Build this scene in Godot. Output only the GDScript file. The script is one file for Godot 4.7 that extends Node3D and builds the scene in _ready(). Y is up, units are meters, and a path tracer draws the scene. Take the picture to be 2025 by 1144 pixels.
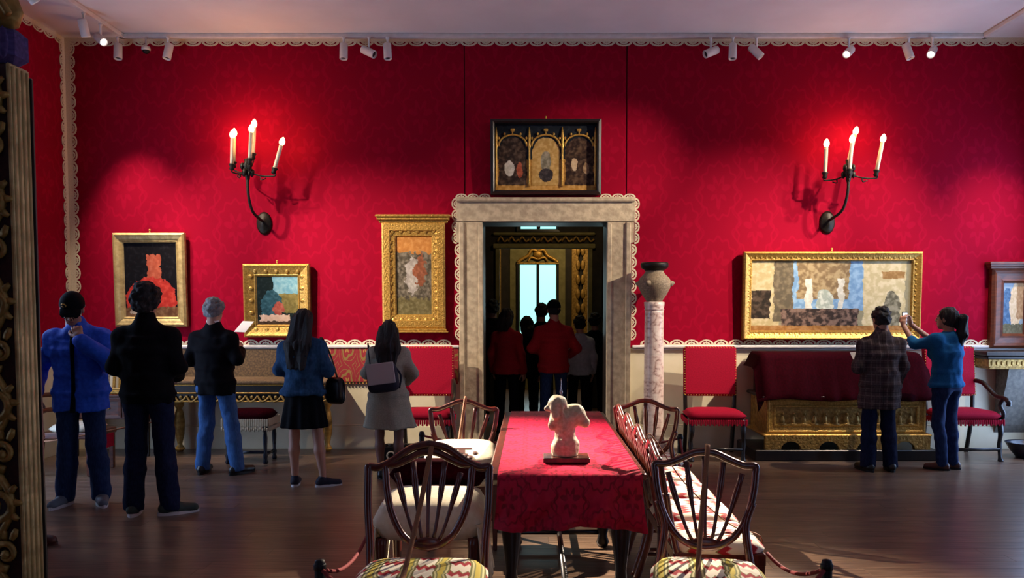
extends Node3D
# A red damask gallery: y up, metres, the picture wall lies across z = -9.54.

const ZW := -9.543        # face of the picture wall
const XL := -5.43         # left wall
const XR := 5.95          # right wall
const CEIL := 4.80
var M := {}
var used := {}
var rng := RandomNumberGenerator.new()

# ---------------------------------------------------------------- shapes
func mb() -> SurfaceTool:
	var st := SurfaceTool.new()
	st.begin(Mesh.PRIMITIVE_TRIANGLES)
	return st

func emit(st: SurfaceTool, V: PackedVector3Array, T: PackedInt32Array, smooth := true, UV := PackedVector2Array(), closed := true) -> void:
	var vol := 0.0
	if closed:
		var c := V[0]
		for i in range(0, T.size(), 3):
			vol += (V[T[i]] - c).dot((V[T[i + 1]] - c).cross(V[T[i + 2]] - c))
	st.set_smooth_group(0 if smooth else -1)
	var flip := vol > 0.0
	for i in range(0, T.size(), 3):
		for k in 3:
			var q: int = T[i + (2 - k if flip else k)]
			if UV.size():
				st.set_uv(UV[q])
			st.add_vertex(V[q])

func loft(st: SurfaceTool, rings: Array, smooth := true, caps := true, xf := Transform3D.IDENTITY, loop := true) -> void:
	var V := PackedVector3Array()
	var T := PackedInt32Array()
	var n: int = rings[0].size()
	for r in rings:
		for p in r:
			V.append(xf * p)
	var m := n if loop else n - 1
	for j in rings.size() - 1:
		for i in m:
			var a := j * n + i
			var b := j * n + (i + 1) % n
			T.append_array([a, b, a + n, b, b + n, a + n])
	if caps:
		for e in [0, rings.size() - 1]:
			var c := Vector3.ZERO
			for i in n:
				c += V[e * n + i]
			V.append(c / n)
			for i in n:
				if e == 0:
					T.append_array([V.size() - 1, e * n + (i + 1) % n, e * n + i])
				else:
					T.append_array([V.size() - 1, e * n + i, e * n + (i + 1) % n])
	emit(st, V, T, smooth, PackedVector2Array(), caps)

func oct(hx: float, hz: float, y: float, b: float) -> PackedVector3Array:
	return PackedVector3Array([Vector3(hx, y, hz - b), Vector3(hx - b, y, hz), Vector3(b - hx, y, hz), Vector3(-hx, y, hz - b), Vector3(-hx, y, b - hz), Vector3(b - hx, y, -hz), Vector3(hx - b, y, -hz), Vector3(hx, y, b - hz)])

func box(st: SurfaceTool, c: Vector3, s: Vector3, bev := 0.004, xf := Transform3D.IDENTITY, taper := 1.0) -> void:
	var h := s * 0.5
	var b := minf(bev, minf(h.x, minf(h.y, h.z)) * 0.7)
	var rings := []
	for q in [[-h.y, b], [b - h.y, 0.0], [h.y - b, 0.0], [h.y, b]]:
		var f: float = lerpf(taper, 1.0, (q[0] + h.y) / s.y)
		rings.append(oct((h.x - q[1]) * f, (h.z - q[1]) * f, q[0], b * 0.8))
	loft(st, rings, false, true, xf * Transform3D(Basis(), c))

func bx(st: SurfaceTool, lo: Vector3, hi: Vector3, bev := 0.004) -> void:
	box(st, (lo + hi) * 0.5, (hi - lo).abs(), bev)

func lathe(st: SurfaceTool, prof: Array, seg := 20, xf := Transform3D.IDENTITY, smooth := true) -> void:
	var rings := []
	for p in prof:
		var r := PackedVector3Array()
		for i in seg:
			var a := TAU * i / seg
			r.append(Vector3(cos(a) * p[0], p[1], sin(a) * p[0]))
		rings.append(r)
	loft(st, rings, smooth, true, xf)

func tube(st: SurfaceTool, pts: Array, rad, sides := 8, loop := false, flat := 1.0, side := Vector3.ZERO) -> void:
	# swept round or oval section; flat scales the section along the "side" axis
	var rings := []
	var n := pts.size()
	var up := Vector3.ZERO
	for i in n:
		var p: Vector3 = pts[i]
		var a: Vector3 = pts[(i - 1 + n) % n] if loop else pts[maxi(i - 1, 0)]
		var b: Vector3 = pts[(i + 1) % n] if loop else pts[mini(i + 1, n - 1)]
		var t := (b - a).normalized()
		if side != Vector3.ZERO:
			up = side
		elif i == 0:
			up = Vector3.UP if absf(t.y) < 0.9 else Vector3.RIGHT
		var u := (up - t * up.dot(t)).normalized()
		up = u
		var v := t.cross(u)
		var r: float = rad[i] if rad is Array else rad
		var ring := PackedVector3Array()
		for k in sides:
			var w := TAU * k / sides
			ring.append(p + u * cos(w) * r * flat + v * sin(w) * r)
		rings.append(ring)
	if loop:
		rings.append(rings[0])
	loft(st, rings, true, not loop)

func ball(st: SurfaceTool, c: Vector3, r: Vector3, seg := 10, xf := Transform3D.IDENTITY) -> void:
	var prof := []
	var h := maxi(seg / 2, 3)
	for j in h + 1:
		var a := PI * j / h - PI / 2
		prof.append([cos(a) + 0.0005, sin(a)])
	lathe(st, prof, seg, xf * Transform3D(Basis.from_scale(r), c))

func extrude(st: SurfaceTool, poly: PackedVector2Array, depth: float, xf := Transform3D.IDENTITY, smooth := false) -> void:
	# polygon in x and y, from z = 0 to z = depth
	var n := poly.size()
	var tri := Geometry2D.triangulate_polygon(poly)
	var V := PackedVector3Array()
	for z in [0.0, depth]:
		for p in poly:
			V.append(xf * Vector3(p.x, p.y, z))
	var T := PackedInt32Array()
	var ccw := not Geometry2D.is_polygon_clockwise(poly)
	for i in range(0, tri.size(), 3):
		T.append_array([tri[i] + n, tri[i + 1] + n, tri[i + 2] + n, tri[i], tri[i + 2], tri[i + 1]])
	# triangles of the caps may run either way: side walls follow them
	var a := poly[tri[0]]
	var s := (poly[tri[1]] - a).cross(poly[tri[2]] - a) > 0.0
	for i in n:
		var j := (i + 1) % n
		if s == ccw:
			T.append_array([i, j, j + n, i, j + n, i + n])
		else:
			T.append_array([j, i, j + n, i, i + n, j + n])
	emit(st, V, T, smooth)

func pillow(st: SurfaceTool, w: float, d: float, h: float, xf := Transform3D.IDENTITY, n := 14, front := 1.0, sq := 4.0) -> void:
	# upholstered pad: flat base at y = 0, domed top; uv runs over width and depth in metres
	var V := PackedVector3Array()
	var UV := PackedVector2Array()
	var T := PackedInt32Array()
	for s in 2:
		for j in n + 1:
			for i in n + 1:
				var u := 2.0 * i / n - 1.0
				var v := 2.0 * j / n - 1.0
				var e := pow(pow(absf(u), sq) + pow(absf(v), sq), 1.0 / sq)
				var m := maxf(absf(u), absf(v))
				var k := m / e if e > 0.0 else 1.0
				var y := h * 0.45
				if s == 0:
					y += h * 0.55 * pow(maxf(0.0, 1.0 - pow(m, 5.0)), 0.5) * (0.9 + 0.1 * (1.0 - u * u) * (1.0 - v * v))
				else:
					y -= h * 0.45 * pow(maxf(0.0, 1.0 - pow(m, 10.0)), 0.5)
				var f := lerpf(1.0, front, (v + 1.0) * 0.5)
				V.append(xf * Vector3(u * k * w * 0.5 * f, y, v * k * d * 0.5))
				UV.append(Vector2(u * w * 0.5 + 0.02, v * d * 0.5))
		var o := s * (n + 1) * (n + 1)
		for j in n:
			for i in n:
				var a := o + j * (n + 1) + i
				var b := a + n + 1
				if s == 0:
					T.append_array([a, a + 1, b, a + 1, b + 1, b])
				else:
					T.append_array([a, b, a + 1, a + 1, b, b + 1])
	emit(st, V, T, true, UV)

func frame_sweep(st: SurfaceTool, w: float, h: float, prof: Array) -> void:
	# mitred picture moulding, outer size w by h, centred on the origin, back at z = 0; prof is [inset, height]
	var V := PackedVector3Array()
	var T := PackedInt32Array()
	for p in prof:
		var x: float = w * 0.5 - p[0]
		var y: float = h * 0.5 - p[0]
		V.append_array([Vector3(-x, -y, p[1]), Vector3(x, -y, p[1]), Vector3(x, y, p[1]), Vector3(-x, y, p[1])])
	var m := prof.size()
	for j in m:
		for i in 4:
			var a := j * 4 + i
			var b := j * 4 + (i + 1) % 4
			var c := ((j + 1) % m) * 4 + i
			var d := ((j + 1) % m) * 4 + (i + 1) % 4
			T.append_array([a, b, c, b, d, c])
	emit(st, V, T, false)

func commit(called: String, st: SurfaceTool, m: Material, parent: Node = self) -> MeshInstance3D:
	st.generate_normals()
	var o := MeshInstance3D.new()
	o.mesh = st.commit()
	o.material_override = m
	return place(o, called, parent)

func inst(called: String, mesh: Mesh, m: Material, parent: Node, xf := Transform3D.IDENTITY) -> MeshInstance3D:
	var o := MeshInstance3D.new()
	o.mesh = mesh
	o.material_override = m
	o.transform = xf
	return place(o, called, parent)

func place(o: Node3D, called: String, parent: Node) -> Node3D:
	o.name = numbered(called, parent)
	parent.add_child(o, true)
	return o

func numbered(called: String, parent: Node) -> String:
	var key := str(parent.get_instance_id()) + called
	var n: int = used.get(key, -1) + 1
	used[key] = n
	return called if n == 0 else "%s_%03d" % [called, n]

func tag(o: Node3D, label: String, category: String, group := "") -> Node3D:
	o.set_meta("label", label)
	o.set_meta("category", category)
	if group:
		o.set_meta("group", group)
	return o

func thing(called: String, label: String, category: String, at := Vector3.ZERO, turn := 0.0, group := "") -> Node3D:
	var o := Node3D.new()
	o.position = at
	o.rotation_degrees.y = turn
	place(o, called, self)
	return tag(o, label, category, group)

func struct(called: String, st: SurfaceTool, m: Material, parent: Node = self) -> MeshInstance3D:
	var o := commit(called, st, m, parent)
	if parent == self:
		o.set_meta("kind", "structure")
	return o

func struct_node(called: String) -> Node3D:
	var o := Node3D.new()
	place(o, called, self)
	o.set_meta("kind", "structure")
	return o

func curve(pts: Array, step := 6) -> Array:
	# Catmull-Rom through the points
	var out := []
	for i in pts.size() - 1:
		var a = pts[maxi(i - 1, 0)]
		var d = pts[mini(i + 2, pts.size() - 1)]
		for k in step:
			out.append(pts[i].cubic_interpolate(pts[i + 1], a, d, float(k) / step))
	out.append(pts[-1])
	return out

# ---------------------------------------------------------------- materials
func noise_tex(f: float, ramp: Array, kind := FastNoiseLite.TYPE_SIMPLEX_SMOOTH, oct_ := 4, sz := 256, sd := 1) -> NoiseTexture2D:
	var fn := FastNoiseLite.new()
	fn.seed = sd
	fn.noise_type = kind
	fn.frequency = f
	fn.fractal_octaves = oct_
	var t := NoiseTexture2D.new()
	t.width = sz
	t.height = sz
	t.seamless = true
	t.noise = fn
	if ramp.size():
		var g := Gradient.new()
		g.offsets = PackedFloat32Array()
		g.colors = PackedColorArray()
		var off := PackedFloat32Array()
		var col := PackedColorArray()
		for r in ramp:
			off.append(r[0])
			col.append(Color(r[1]))
		g.offsets = off
		g.colors = col
		t.color_ramp = g
	return t

func mat(called: String, c: String, rough := 0.7, metal := 0.0) -> StandardMaterial3D:
	var m := StandardMaterial3D.new()
	m.resource_name = called
	m.albedo_color = Color(c)
	m.roughness = rough
	m.metallic = metal
	M[called] = m
	return m

func mottled(called: String, a: String, b: String, rough := 0.7, metal := 0.0, f := 0.03, scale := Vector3.ONE, world := false, sd := 1) -> StandardMaterial3D:
	var m := mat(called, "ffffff", rough, metal)
	m.albedo_texture = noise_tex(f, [[0.25, a], [0.75, b]], FastNoiseLite.TYPE_SIMPLEX_SMOOTH, 5, 256, sd)
	m.uv1_triplanar = true
	m.uv1_world_triplanar = world
	m.uv1_scale = scale
	return m

func relief(m: StandardMaterial3D, f: float, depth: float, kind := FastNoiseLite.TYPE_SIMPLEX_SMOOTH, sd := 3) -> StandardMaterial3D:
	m.heightmap_enabled = true
	m.heightmap_texture = noise_tex(f, [], kind, 3, 256, sd)
	m.heightmap_scale = depth
	return m

func image_mat(called: String, im: Image, rough: float, tri := 0.0, world := false) -> StandardMaterial3D:
	var m := mat(called, "ffffff", rough)
	m.albedo_texture = ImageTexture.create_from_image(im)
	if tri > 0.0:
		m.uv1_triplanar = true
		m.uv1_world_triplanar = world
		m.uv1_scale = Vector3.ONE * tri
	return m

func sheen(m: StandardMaterial3D, amount: float, tint := 0.6) -> StandardMaterial3D:
	m.rim_enabled = true
	m.rim = amount
	m.rim_tint = tint
	return m

func glow(called: String, c: String, energy: float) -> StandardMaterial3D:
	var m := mat(called, c, 0.5)
	m.emission_enabled = true
	m.emission = Color(c)
	m.emission_energy_multiplier = energy
	return m

func damask(base: Color, leaf: Color, n := 256) -> Image:
	# woven half-drop motif: a palmette inside an ogee of leaves, mirrored left to right
	var im := Image.create(n, n, false, Image.FORMAT_RGB8)
	var fn := FastNoiseLite.new()
	fn.seed = 5
	fn.frequency = 0.05
	for y in n:
		for x in n:
			var v := 0.0
			for k in 2:
				var u := fposmod(float(x) / n + 0.5 * k, 1.0) - 0.5
				var w := fposmod(float(y) / n + 0.5 * k, 1.0) - 0.5
				var r := Vector2(u * 1.5, w).length()
				var a := atan2(absf(u) * 1.5, w)
				v += smoothstep(0.02, -0.02, r - 0.17 - 0.06 * cos(7.0 * a) - 0.03 * cos(3.0 * a))
				v -= smoothstep(0.015, -0.015, r - 0.09 - 0.03 * cos(5.0 * a)) * 0.8
				v += smoothstep(0.012, -0.012, absf(r - 0.36 - 0.025 * cos(12.0 * a)) - 0.018)
				v += 0.7 * smoothstep(0.01, -0.01, absf(absf(u) - 0.24 - 0.05 * sin(w * 18.0)) - 0.012)
			v = clampf(v, 0.0, 1.0) * 0.85 + 0.12 * fn.get_noise_2d(x, y)
			im.set_pixel(x, y, base.lerp(leaf, clampf(v, 0.0, 1.0)))
	return im

func flamestitch(striped: bool) -> Image:
	# cream columns of red zigzag between columns of yellow-green stripes
	var n := 256
	var im := Image.create(n, n, false, Image.FORMAT_RGB8)
	var cream := Color("efe8d0")
	for y in n:
		for x in n:
			var u := float(x) / n * 2.0
			var v := float(y) / n
			var col := int(u)
			u = fposmod(u, 1.0)
			var c := cream
			if u < 0.56 or not striped:
				var z := absf(fposmod(u * 4.0, 1.0) - 0.5) * 0.2
				var t := fposmod(v * 2.0 + z * 2.6 + 0.5 * col, 1.0)
				if t < 0.27:
					c = Color("a31522")
				elif t < 0.33:
					c = Color("d88a86")
				elif t > 0.93:
					c = Color("8d8a55")
			else:
				var s := (u - 0.56) / 0.44
				if s < 0.12 or s > 0.88:
					c = Color("77753f")
				elif absf(s - 0.5) < 0.16:
					c = Color("c9b648")
				elif absf(s - 0.5) < 0.26:
					c = Color("84854f")
				else:
					c = Color("d6cf93")
			im.set_pixel(x, y, c)
	return im

func brocade() -> Image:
	# gold scrolling embroidery on red
	var n := 192
	var im := Image.create(n, n, false, Image.FORMAT_RGB8)
	for y in n:
		for x in n:
			var u := fposmod(float(x) / n * 2.0, 1.0) - 0.5
			var w := float(y) / n - 0.5
			var r := Vector2(u, w).length()
			var a := atan2(w, u)
			var c := Color("8e1620")
			if r < 0.12 + 0.05 * cos(6.0 * a):
				c = Color("a98038")
			elif absf(r - 0.3 - 0.05 * sin(4.0 * a)) < 0.045 or absf(sin(a * 3.0 + r * 22.0)) < 0.22 and r > 0.3:
				c = Color("8a6a30")
			if r < 0.05:
				c = Color("5e2318")
			im.set_pixel(x, y, c.darkened(0.12 * fposmod(sin(x * 12.9 + y * 78.2) * 43758.5, 1.0)))
	return im

func canvas(w: int, h: int, ground: String, shapes: Array, rough_edge := 0.05, grain := 0.5, sd := 1) -> Image:
	# a loosely brushed picture: shapes are [kind, x, y, half width, half height, colour, colour 2], in fractions of the canvas
	var im := Image.create(w, h, false, Image.FORMAT_RGB8)
	var fn := FastNoiseLite.new()
	fn.seed = sd
	fn.frequency = 0.035
	fn.fractal_octaves = 4
	var fine := FastNoiseLite.new()
	fine.seed = sd + 9
	fine.frequency = 0.07
	var cols := []
	for s in shapes:
		cols.append([Color(s[5]), Color(s[6])])
	for y in h:
		for x in w:
			var n1 := fn.get_noise_2d(x, y)
			var n2 := fine.get_noise_2d(x, y)
			var u := float(x) / w + n1 * rough_edge
			var v := float(y) / h + n2 * rough_edge * 0.6
			var c := Color(ground)
			for k in shapes.size():
				var s: Array = shapes[k]
				var p := Vector2((u - s[1]) / s[3], (v - s[2]) / s[4])
				var inside := false
				match s[0]:
					"r":
						inside = absf(p.x) < 1.0 and absf(p.y) < 1.0
					"o":
						inside = p.length_squared() < 1.0
					"a":
						inside = p.y < 1.0 and absf(p.x) < 1.0 and (p.y > -0.3 or Vector2(p.x, (p.y + 0.3) / 0.7).length_squared() < 1.0)
				if inside:
					c = cols[k][0].lerp(cols[k][1], clampf(0.5 + 1.6 * n2 * grain + 0.8 * n1, 0.0, 1.0))
			im.set_pixel(x, y, c.lightened(clampf(n2 * 0.12, 0.0, 0.2)))
	return im

# ---------------------------------------------------------------- soft bodies: distance fields meshed as surface nets
class Field:
	var o: Vector3
	var c: float
	var nx: int
	var ny: int
	var nz: int
	var d := PackedFloat32Array()

	func _init(lo: Vector3, hi: Vector3, cell: float) -> void:
		o = lo
		c = cell
		nx = int((hi.x - lo.x) / cell) + 2
		ny = int((hi.y - lo.y) / cell) + 2
		nz = int((hi.z - lo.z) / cell) + 2
		d.resize(nx * ny * nz)
		d.fill(10.0)

	func span(lo: Vector3, hi: Vector3) -> Array:
		var a := (lo - o) / c
		var b := (hi - o) / c
		return [maxi(int(a.x), 0), mini(int(b.x) + 2, nx), maxi(int(a.y), 0), mini(int(b.y) + 2, ny), maxi(int(a.z), 0), mini(int(b.z) + 2, nz)]

	func join(i: int, e: float, k: float) -> void:
		var f := d[i]
		var h := k - absf(f - e)
		if h > 0.0:
			d[i] = minf(f, e) - h * h / k * 0.25
		elif e < f:
			d[i] = e

	func cap(a: Vector3, b: Vector3, ra: float, rb: float, k := 0.03) -> void:
		var m := Vector3.ONE * (maxf(ra, rb) + k + 2.5 * c)
		var s := span(a.min(b) - m, a.max(b) + m)
		var ba := b - a
		var bb := maxf(ba.length_squared(), 1e-6)
		for z in range(s[4], s[5]):
			for y in range(s[2], s[3]):
				var row: int = (z * ny + y) * nx
				for x in range(s[0], s[1]):
					var pa := o + Vector3(x, y, z) * c - a
					var h := clampf(pa.dot(ba) / bb, 0.0, 1.0)
					join(row + x, (pa - ba * h).length() - lerpf(ra, rb, h), k)

	func ell(q: Vector3, r: Vector3, k := 0.02, turn := Basis.IDENTITY) -> void:
		var mr := maxf(r.x, maxf(r.y, r.z)) + k + 2.5 * c
		var s := span(q - Vector3.ONE * mr, q + Vector3.ONE * mr)
		var inv := turn.inverse()
		var least := minf(r.x, minf(r.y, r.z))
		for z in range(s[4], s[5]):
			for y in range(s[2], s[3]):
				var row: int = (z * ny + y) * nx
				for x in range(s[0], s[1]):
					var p := inv * (o + Vector3(x, y, z) * c - q)
					var u := (p / r).length()
					var w := (p / (r * r)).length()
					join(row + x, u * (u - 1.0) / w if w > 1e-4 else -least, k)

	func cone(a: Vector3, b: Vector3, r0: Vector2, r1: Vector2, k := 0.04, fold := 0.0, folds := 9.0) -> void:
		# trunk of oval section from a to b; r is (half width, half depth)
		var mr := maxf(maxf(r0.x, r0.y), maxf(r1.x, r1.y)) + k + 2.5 * c
		var s := span(a.min(b) - Vector3.ONE * mr, a.max(b) + Vector3.ONE * mr)
		var ax := (b - a).normalized()
		var zx := (Vector3.BACK - ax * ax.z).normalized()
		var xx := ax.cross(zx)
		var l := (b - a).length()
		for z in range(s[4], s[5]):
			for y in range(s[2], s[3]):
				var row: int = (z * ny + y) * nx
				for x in range(s[0], s[1]):
					var p := o + Vector3(x, y, z) * c - a
					var t := p.dot(ax)
					var f := clampf(t / l, 0.0, 1.0)
					var rx := lerpf(r0.x, r1.x, f)
					var rz := lerpf(r0.y, r1.y, f)
					var u := p.dot(xx) / rx
					var w := p.dot(zx) / rz
					var e := (sqrt(u * u + w * w) - 1.0) * minf(rx, rz)
					if fold > 0.0:
						e += fold * (1.0 - f) * sin(folds * atan2(w, u) + 3.0 * sin(w * 2.0))
					join(row + x, maxf(e, absf(t - l * 0.5) - l * 0.5), k)

	func cut(n: Vector3, at: Vector3) -> void:
		# take away everything on the side the plane's normal points to
		for z in nz:
			for y in ny:
				var row := (z * ny + y) * nx
				for x in nx:
					var e := (o + Vector3(x, y, z) * c - at).dot(n)
					if e > d[row + x]:
						d[row + x] = e

	func dig(q: Vector3, r: Vector3) -> void:
		for z in nz:
			for y in ny:
				var row := (z * ny + y) * nx
				for x in nx:
					var u := ((o + Vector3(x, y, z) * c - q) / r).length()
					var e := (1.0 - u) * minf(r.x, minf(r.y, r.z))
					if e > d[row + x]:
						d[row + x] = e

	func rumple(amp: float, freq: float, stretch := Vector3.ONE, sd := 1) -> void:
		var fn := FastNoiseLite.new()
		fn.seed = sd
		fn.frequency = freq
		fn.fractal_octaves = 2
		var lim := 3.0 * c
		for z in nz:
			for y in ny:
				var row := (z * ny + y) * nx
				for x in nx:
					if absf(d[row + x]) < lim:
						d[row + x] += amp * fn.get_noise_3dv((o + Vector3(x, y, z) * c) * stretch)

	func net(xf := Transform3D.IDENTITY) -> Dictionary:
		var V := PackedVector3Array()
		var N := PackedVector3Array()
		var T := PackedInt32Array()
		var id := PackedInt32Array()
		id.resize(d.size())
		id.fill(-1)
		var sx := 1
		var sy := nx
		var sz := nx * ny
		var off := [0, 1, sy, sy + 1, sz, sz + 1, sz + sy, sz + sy + 1]
		var lim := 2.5 * c
		var ex := [[0, 1], [2, 3], [4, 5], [6, 7], [0, 2], [1, 3], [4, 6], [5, 7], [0, 4], [1, 5], [2, 6], [3, 7]]
		var w: Array[float] = [0, 0, 0, 0, 0, 0, 0, 0]
		for z in nz - 1:
			for y in ny - 1:
				for x in nx - 1:
					var b := z * sz + y * sy + x
					if absf(d[b]) > lim:
						continue
					var inside := 0
					for k in 8:
						w[k] = d[b + off[k]]
						if w[k] < 0.0:
							inside += 1
					if inside == 0 or inside == 8:
						continue
					var sum := Vector3.ZERO
					var cnt := 0
					for e in ex:
						var p: int = e[0]
						var q: int = e[1]
						if (w[p] < 0.0) != (w[q] < 0.0):
							var t := w[p] / (w[p] - w[q])
							sum += Vector3(p & 1, (p >> 1) & 1, p >> 2).lerp(Vector3(q & 1, (q >> 1) & 1, q >> 2), t)
							cnt += 1
					id[b] = V.size()
					V.append(xf * (o + (Vector3(x, y, z) + sum / cnt) * c))
					var g := Vector3(w[1] + w[3] + w[5] + w[7] - w[0] - w[2] - w[4] - w[6], w[2] + w[3] + w[6] + w[7] - w[0] - w[1] - w[4] - w[5], w[4] + w[5] + w[6] + w[7] - w[0] - w[1] - w[2] - w[3])
					N.append((xf.basis * g).normalized())
		for z in range(1, nz - 1):
			for y in range(1, ny - 1):
				for x in range(1, nx - 1):
					var b := z * sz + y * sy + x
					if id[b] < 0 and absf(d[b]) > lim:
						continue
					var neg := d[b] < 0.0
					for axis in 3:
						var along: int = [sx, sy, sz][axis]
						if (d[b + along] < 0.0) == neg:
							continue
						var u: int = [sy, sz, sx][axis]
						var v: int = [sz, sx, sy][axis]
						var q0 := id[b - u - v]
						var q1 := id[b - v]
						var q2 := id[b]
						var q3 := id[b - u]
						if q0 < 0 or q1 < 0 or q2 < 0 or q3 < 0:
							continue
						if neg:
							T.append_array([q0, q2, q1, q0, q3, q2])
						else:
							T.append_array([q0, q1, q2, q0, q2, q3])
		return {"v": V, "n": N, "t": T}

func add_net(acc: Dictionary, s: Dictionary, xf := Transform3D.IDENTITY, col: Variant = null) -> void:
	if acc.is_empty():
		acc.merge({"v": PackedVector3Array(), "n": PackedVector3Array(), "t": PackedInt32Array(), "c": PackedColorArray()})
	var base: int = acc.v.size()
	var flip := xf.basis.determinant() < 0.0
	var nb := xf.basis.orthonormalized() if not flip else xf.basis
	var v: PackedVector3Array = s.v
	var n: PackedVector3Array = s.n
	acc.v.append_array(xf * v)
	for i in n.size():
		acc.n.append((nb * n[i]).normalized())
	if col is PackedColorArray:
		acc.c.append_array(col)
	else:
		var cc := PackedColorArray()
		cc.resize(v.size())
		cc.fill(col if col != null else Color.WHITE)
		acc.c.append_array(cc)
	var t: PackedInt32Array = s.t
	for i in range(0, t.size(), 3):
		if flip:
			acc.t.append_array([base + t[i], base + t[i + 2], base + t[i + 1]])
		else:
			acc.t.append_array([base + t[i], base + t[i + 1], base + t[i + 2]])

func net_mesh(acc: Dictionary, coloured := false) -> ArrayMesh:
	var a := []
	a.resize(Mesh.ARRAY_MAX)
	a[Mesh.ARRAY_VERTEX] = acc.v
	a[Mesh.ARRAY_NORMAL] = acc.n
	a[Mesh.ARRAY_INDEX] = acc.t
	if coloured:
		a[Mesh.ARRAY_COLOR] = acc.c
	var m := ArrayMesh.new()
	m.add_surface_from_arrays(Mesh.PRIMITIVE_TRIANGLES, a)
	return m

var head_net := {}
var hand_nets := {}
var shoe_mesh := {}
var hair_short: ArrayMesh
var cap_meshes: Array

func make_head() -> void:
	# origin at the middle of the skull, face towards -z, chin at -0.115, crown at +0.115
	var f := Field.new(Vector3(-0.11, -0.2, -0.14), Vector3(0.11, 0.13, 0.13), 0.0055)
	f.ell(Vector3(0, 0.03, 0.012), Vector3(0.074, 0.086, 0.094), 0.02)
	f.ell(Vector3(0, -0.035, -0.03), Vector3(0.058, 0.075, 0.062), 0.03)
	f.ell(Vector3(0, -0.09, -0.058), Vector3(0.028, 0.022, 0.024), 0.03)
	f.cap(Vector3(0, 0.012, -0.09), Vector3(0, -0.028, -0.112), 0.008, 0.012, 0.012)
	f.cap(Vector3(-0.014, -0.032, -0.098), Vector3(0.014, -0.032, -0.098), 0.008, 0.008, 0.01)
	f.cap(Vector3(-0.045, 0.026, -0.078), Vector3(0.045, 0.026, -0.078), 0.01, 0.01, 0.015)
	f.ell(Vector3(0, -0.056, -0.09), Vector3(0.024, 0.006, 0.010), 0.006)
	f.ell(Vector3(0, -0.067, -0.087), Vector3(0.020, 0.007, 0.010), 0.006)
	for s in [-1.0, 1.0]:
		f.ell(Vector3(0.033 * s, 0.002, -0.085), Vector3(0.013, 0.009, 0.010), 0.004)
		f.ell(Vector3(0.077 * s, -0.008, 0.008), Vector3(0.009, 0.032, 0.018), 0.008)
	f.cap(Vector3(0, -0.05, 0.03), Vector3(0, -0.2, 0.045), 0.052, 0.058, 0.03)
	head_net = f.net()

func head_colors(skin: Color) -> PackedColorArray:
	var out := PackedColorArray()
	for p in head_net.v:
		var c := skin
		if p.z < -0.06:
			var q := Vector2(absf(p.x), p.y)
			if Vector2((q.x - 0.033) / 0.012, q.y / 0.006).length() < 1.0:
				c = Color(0.55, 0.52, 0.48) if absf(q.x - 0.033) > 0.005 else Color(0.03, 0.02, 0.015)
			elif absf(q.y - 0.026) < 0.005 and q.x > 0.014 and q.x < 0.05:
				c = Color(0.03, 0.02, 0.015)
			elif p.y < -0.05 and p.y > -0.076 and q.x < 0.024 and p.z < -0.085:
				c = skin.lerp(Color(0.35, 0.08, 0.07), 0.6)
		out.append(c)
	return out

func make_hand(curl: float) -> Dictionary:
	# wrist at the origin, fingers along -y, palm towards -z, thumb on the -x side
	var f := Field.new(Vector3(-0.09, -0.2, -0.1), Vector3(0.06, 0.03, 0.04), 0.0045)
	f.cap(Vector3(0, 0.01, 0), Vector3(0, -0.03, 0), 0.026, 0.028, 0.02)
	for i in 4:
		var x := -0.028 + 0.019 * i
		f.cap(Vector3(x * 0.6, -0.02, 0), Vector3(x, -0.085, -0.002), 0.015, 0.0115, 0.014)
	var lens := [0.07, 0.08, 0.075, 0.058]
	for i in 4:
		var x := -0.028 + 0.019 * i
		var p := Vector3(x, -0.085, -0.002)
		var a := curl * 0.5 + 0.08 * i * curl
		for k in 3:
			var l: float = lens[i] * [0.45, 0.32, 0.25][k]
			var q := p + Vector3((i - 1.5) * 0.03 * l, -cos(a) * l, -sin(a) * l)
			f.cap(p, q, 0.0095 - 0.0008 * k, 0.0088 - 0.0008 * k, 0.004)
			p = q
			a += curl * [0.9, 0.7, 0.4][k]
	var t0 := Vector3(-0.02, -0.025, -0.008)
	var t1 := t0 + Vector3(-0.03, -0.03, -0.014 - 0.01 * curl)
	var t2 := t1 + Vector3(-0.01, -0.03, -0.008 - 0.012 * curl)
	var t3 := t2 + Vector3(0.004, -0.024, -0.006 - 0.008 * curl)
	f.cap(t0, t1, 0.015, 0.0115, 0.012)
	f.cap(t1, t2, 0.0115, 0.0105, 0.004)
	f.cap(t2, t3, 0.0105, 0.009, 0.004)
	return f.net()

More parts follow.
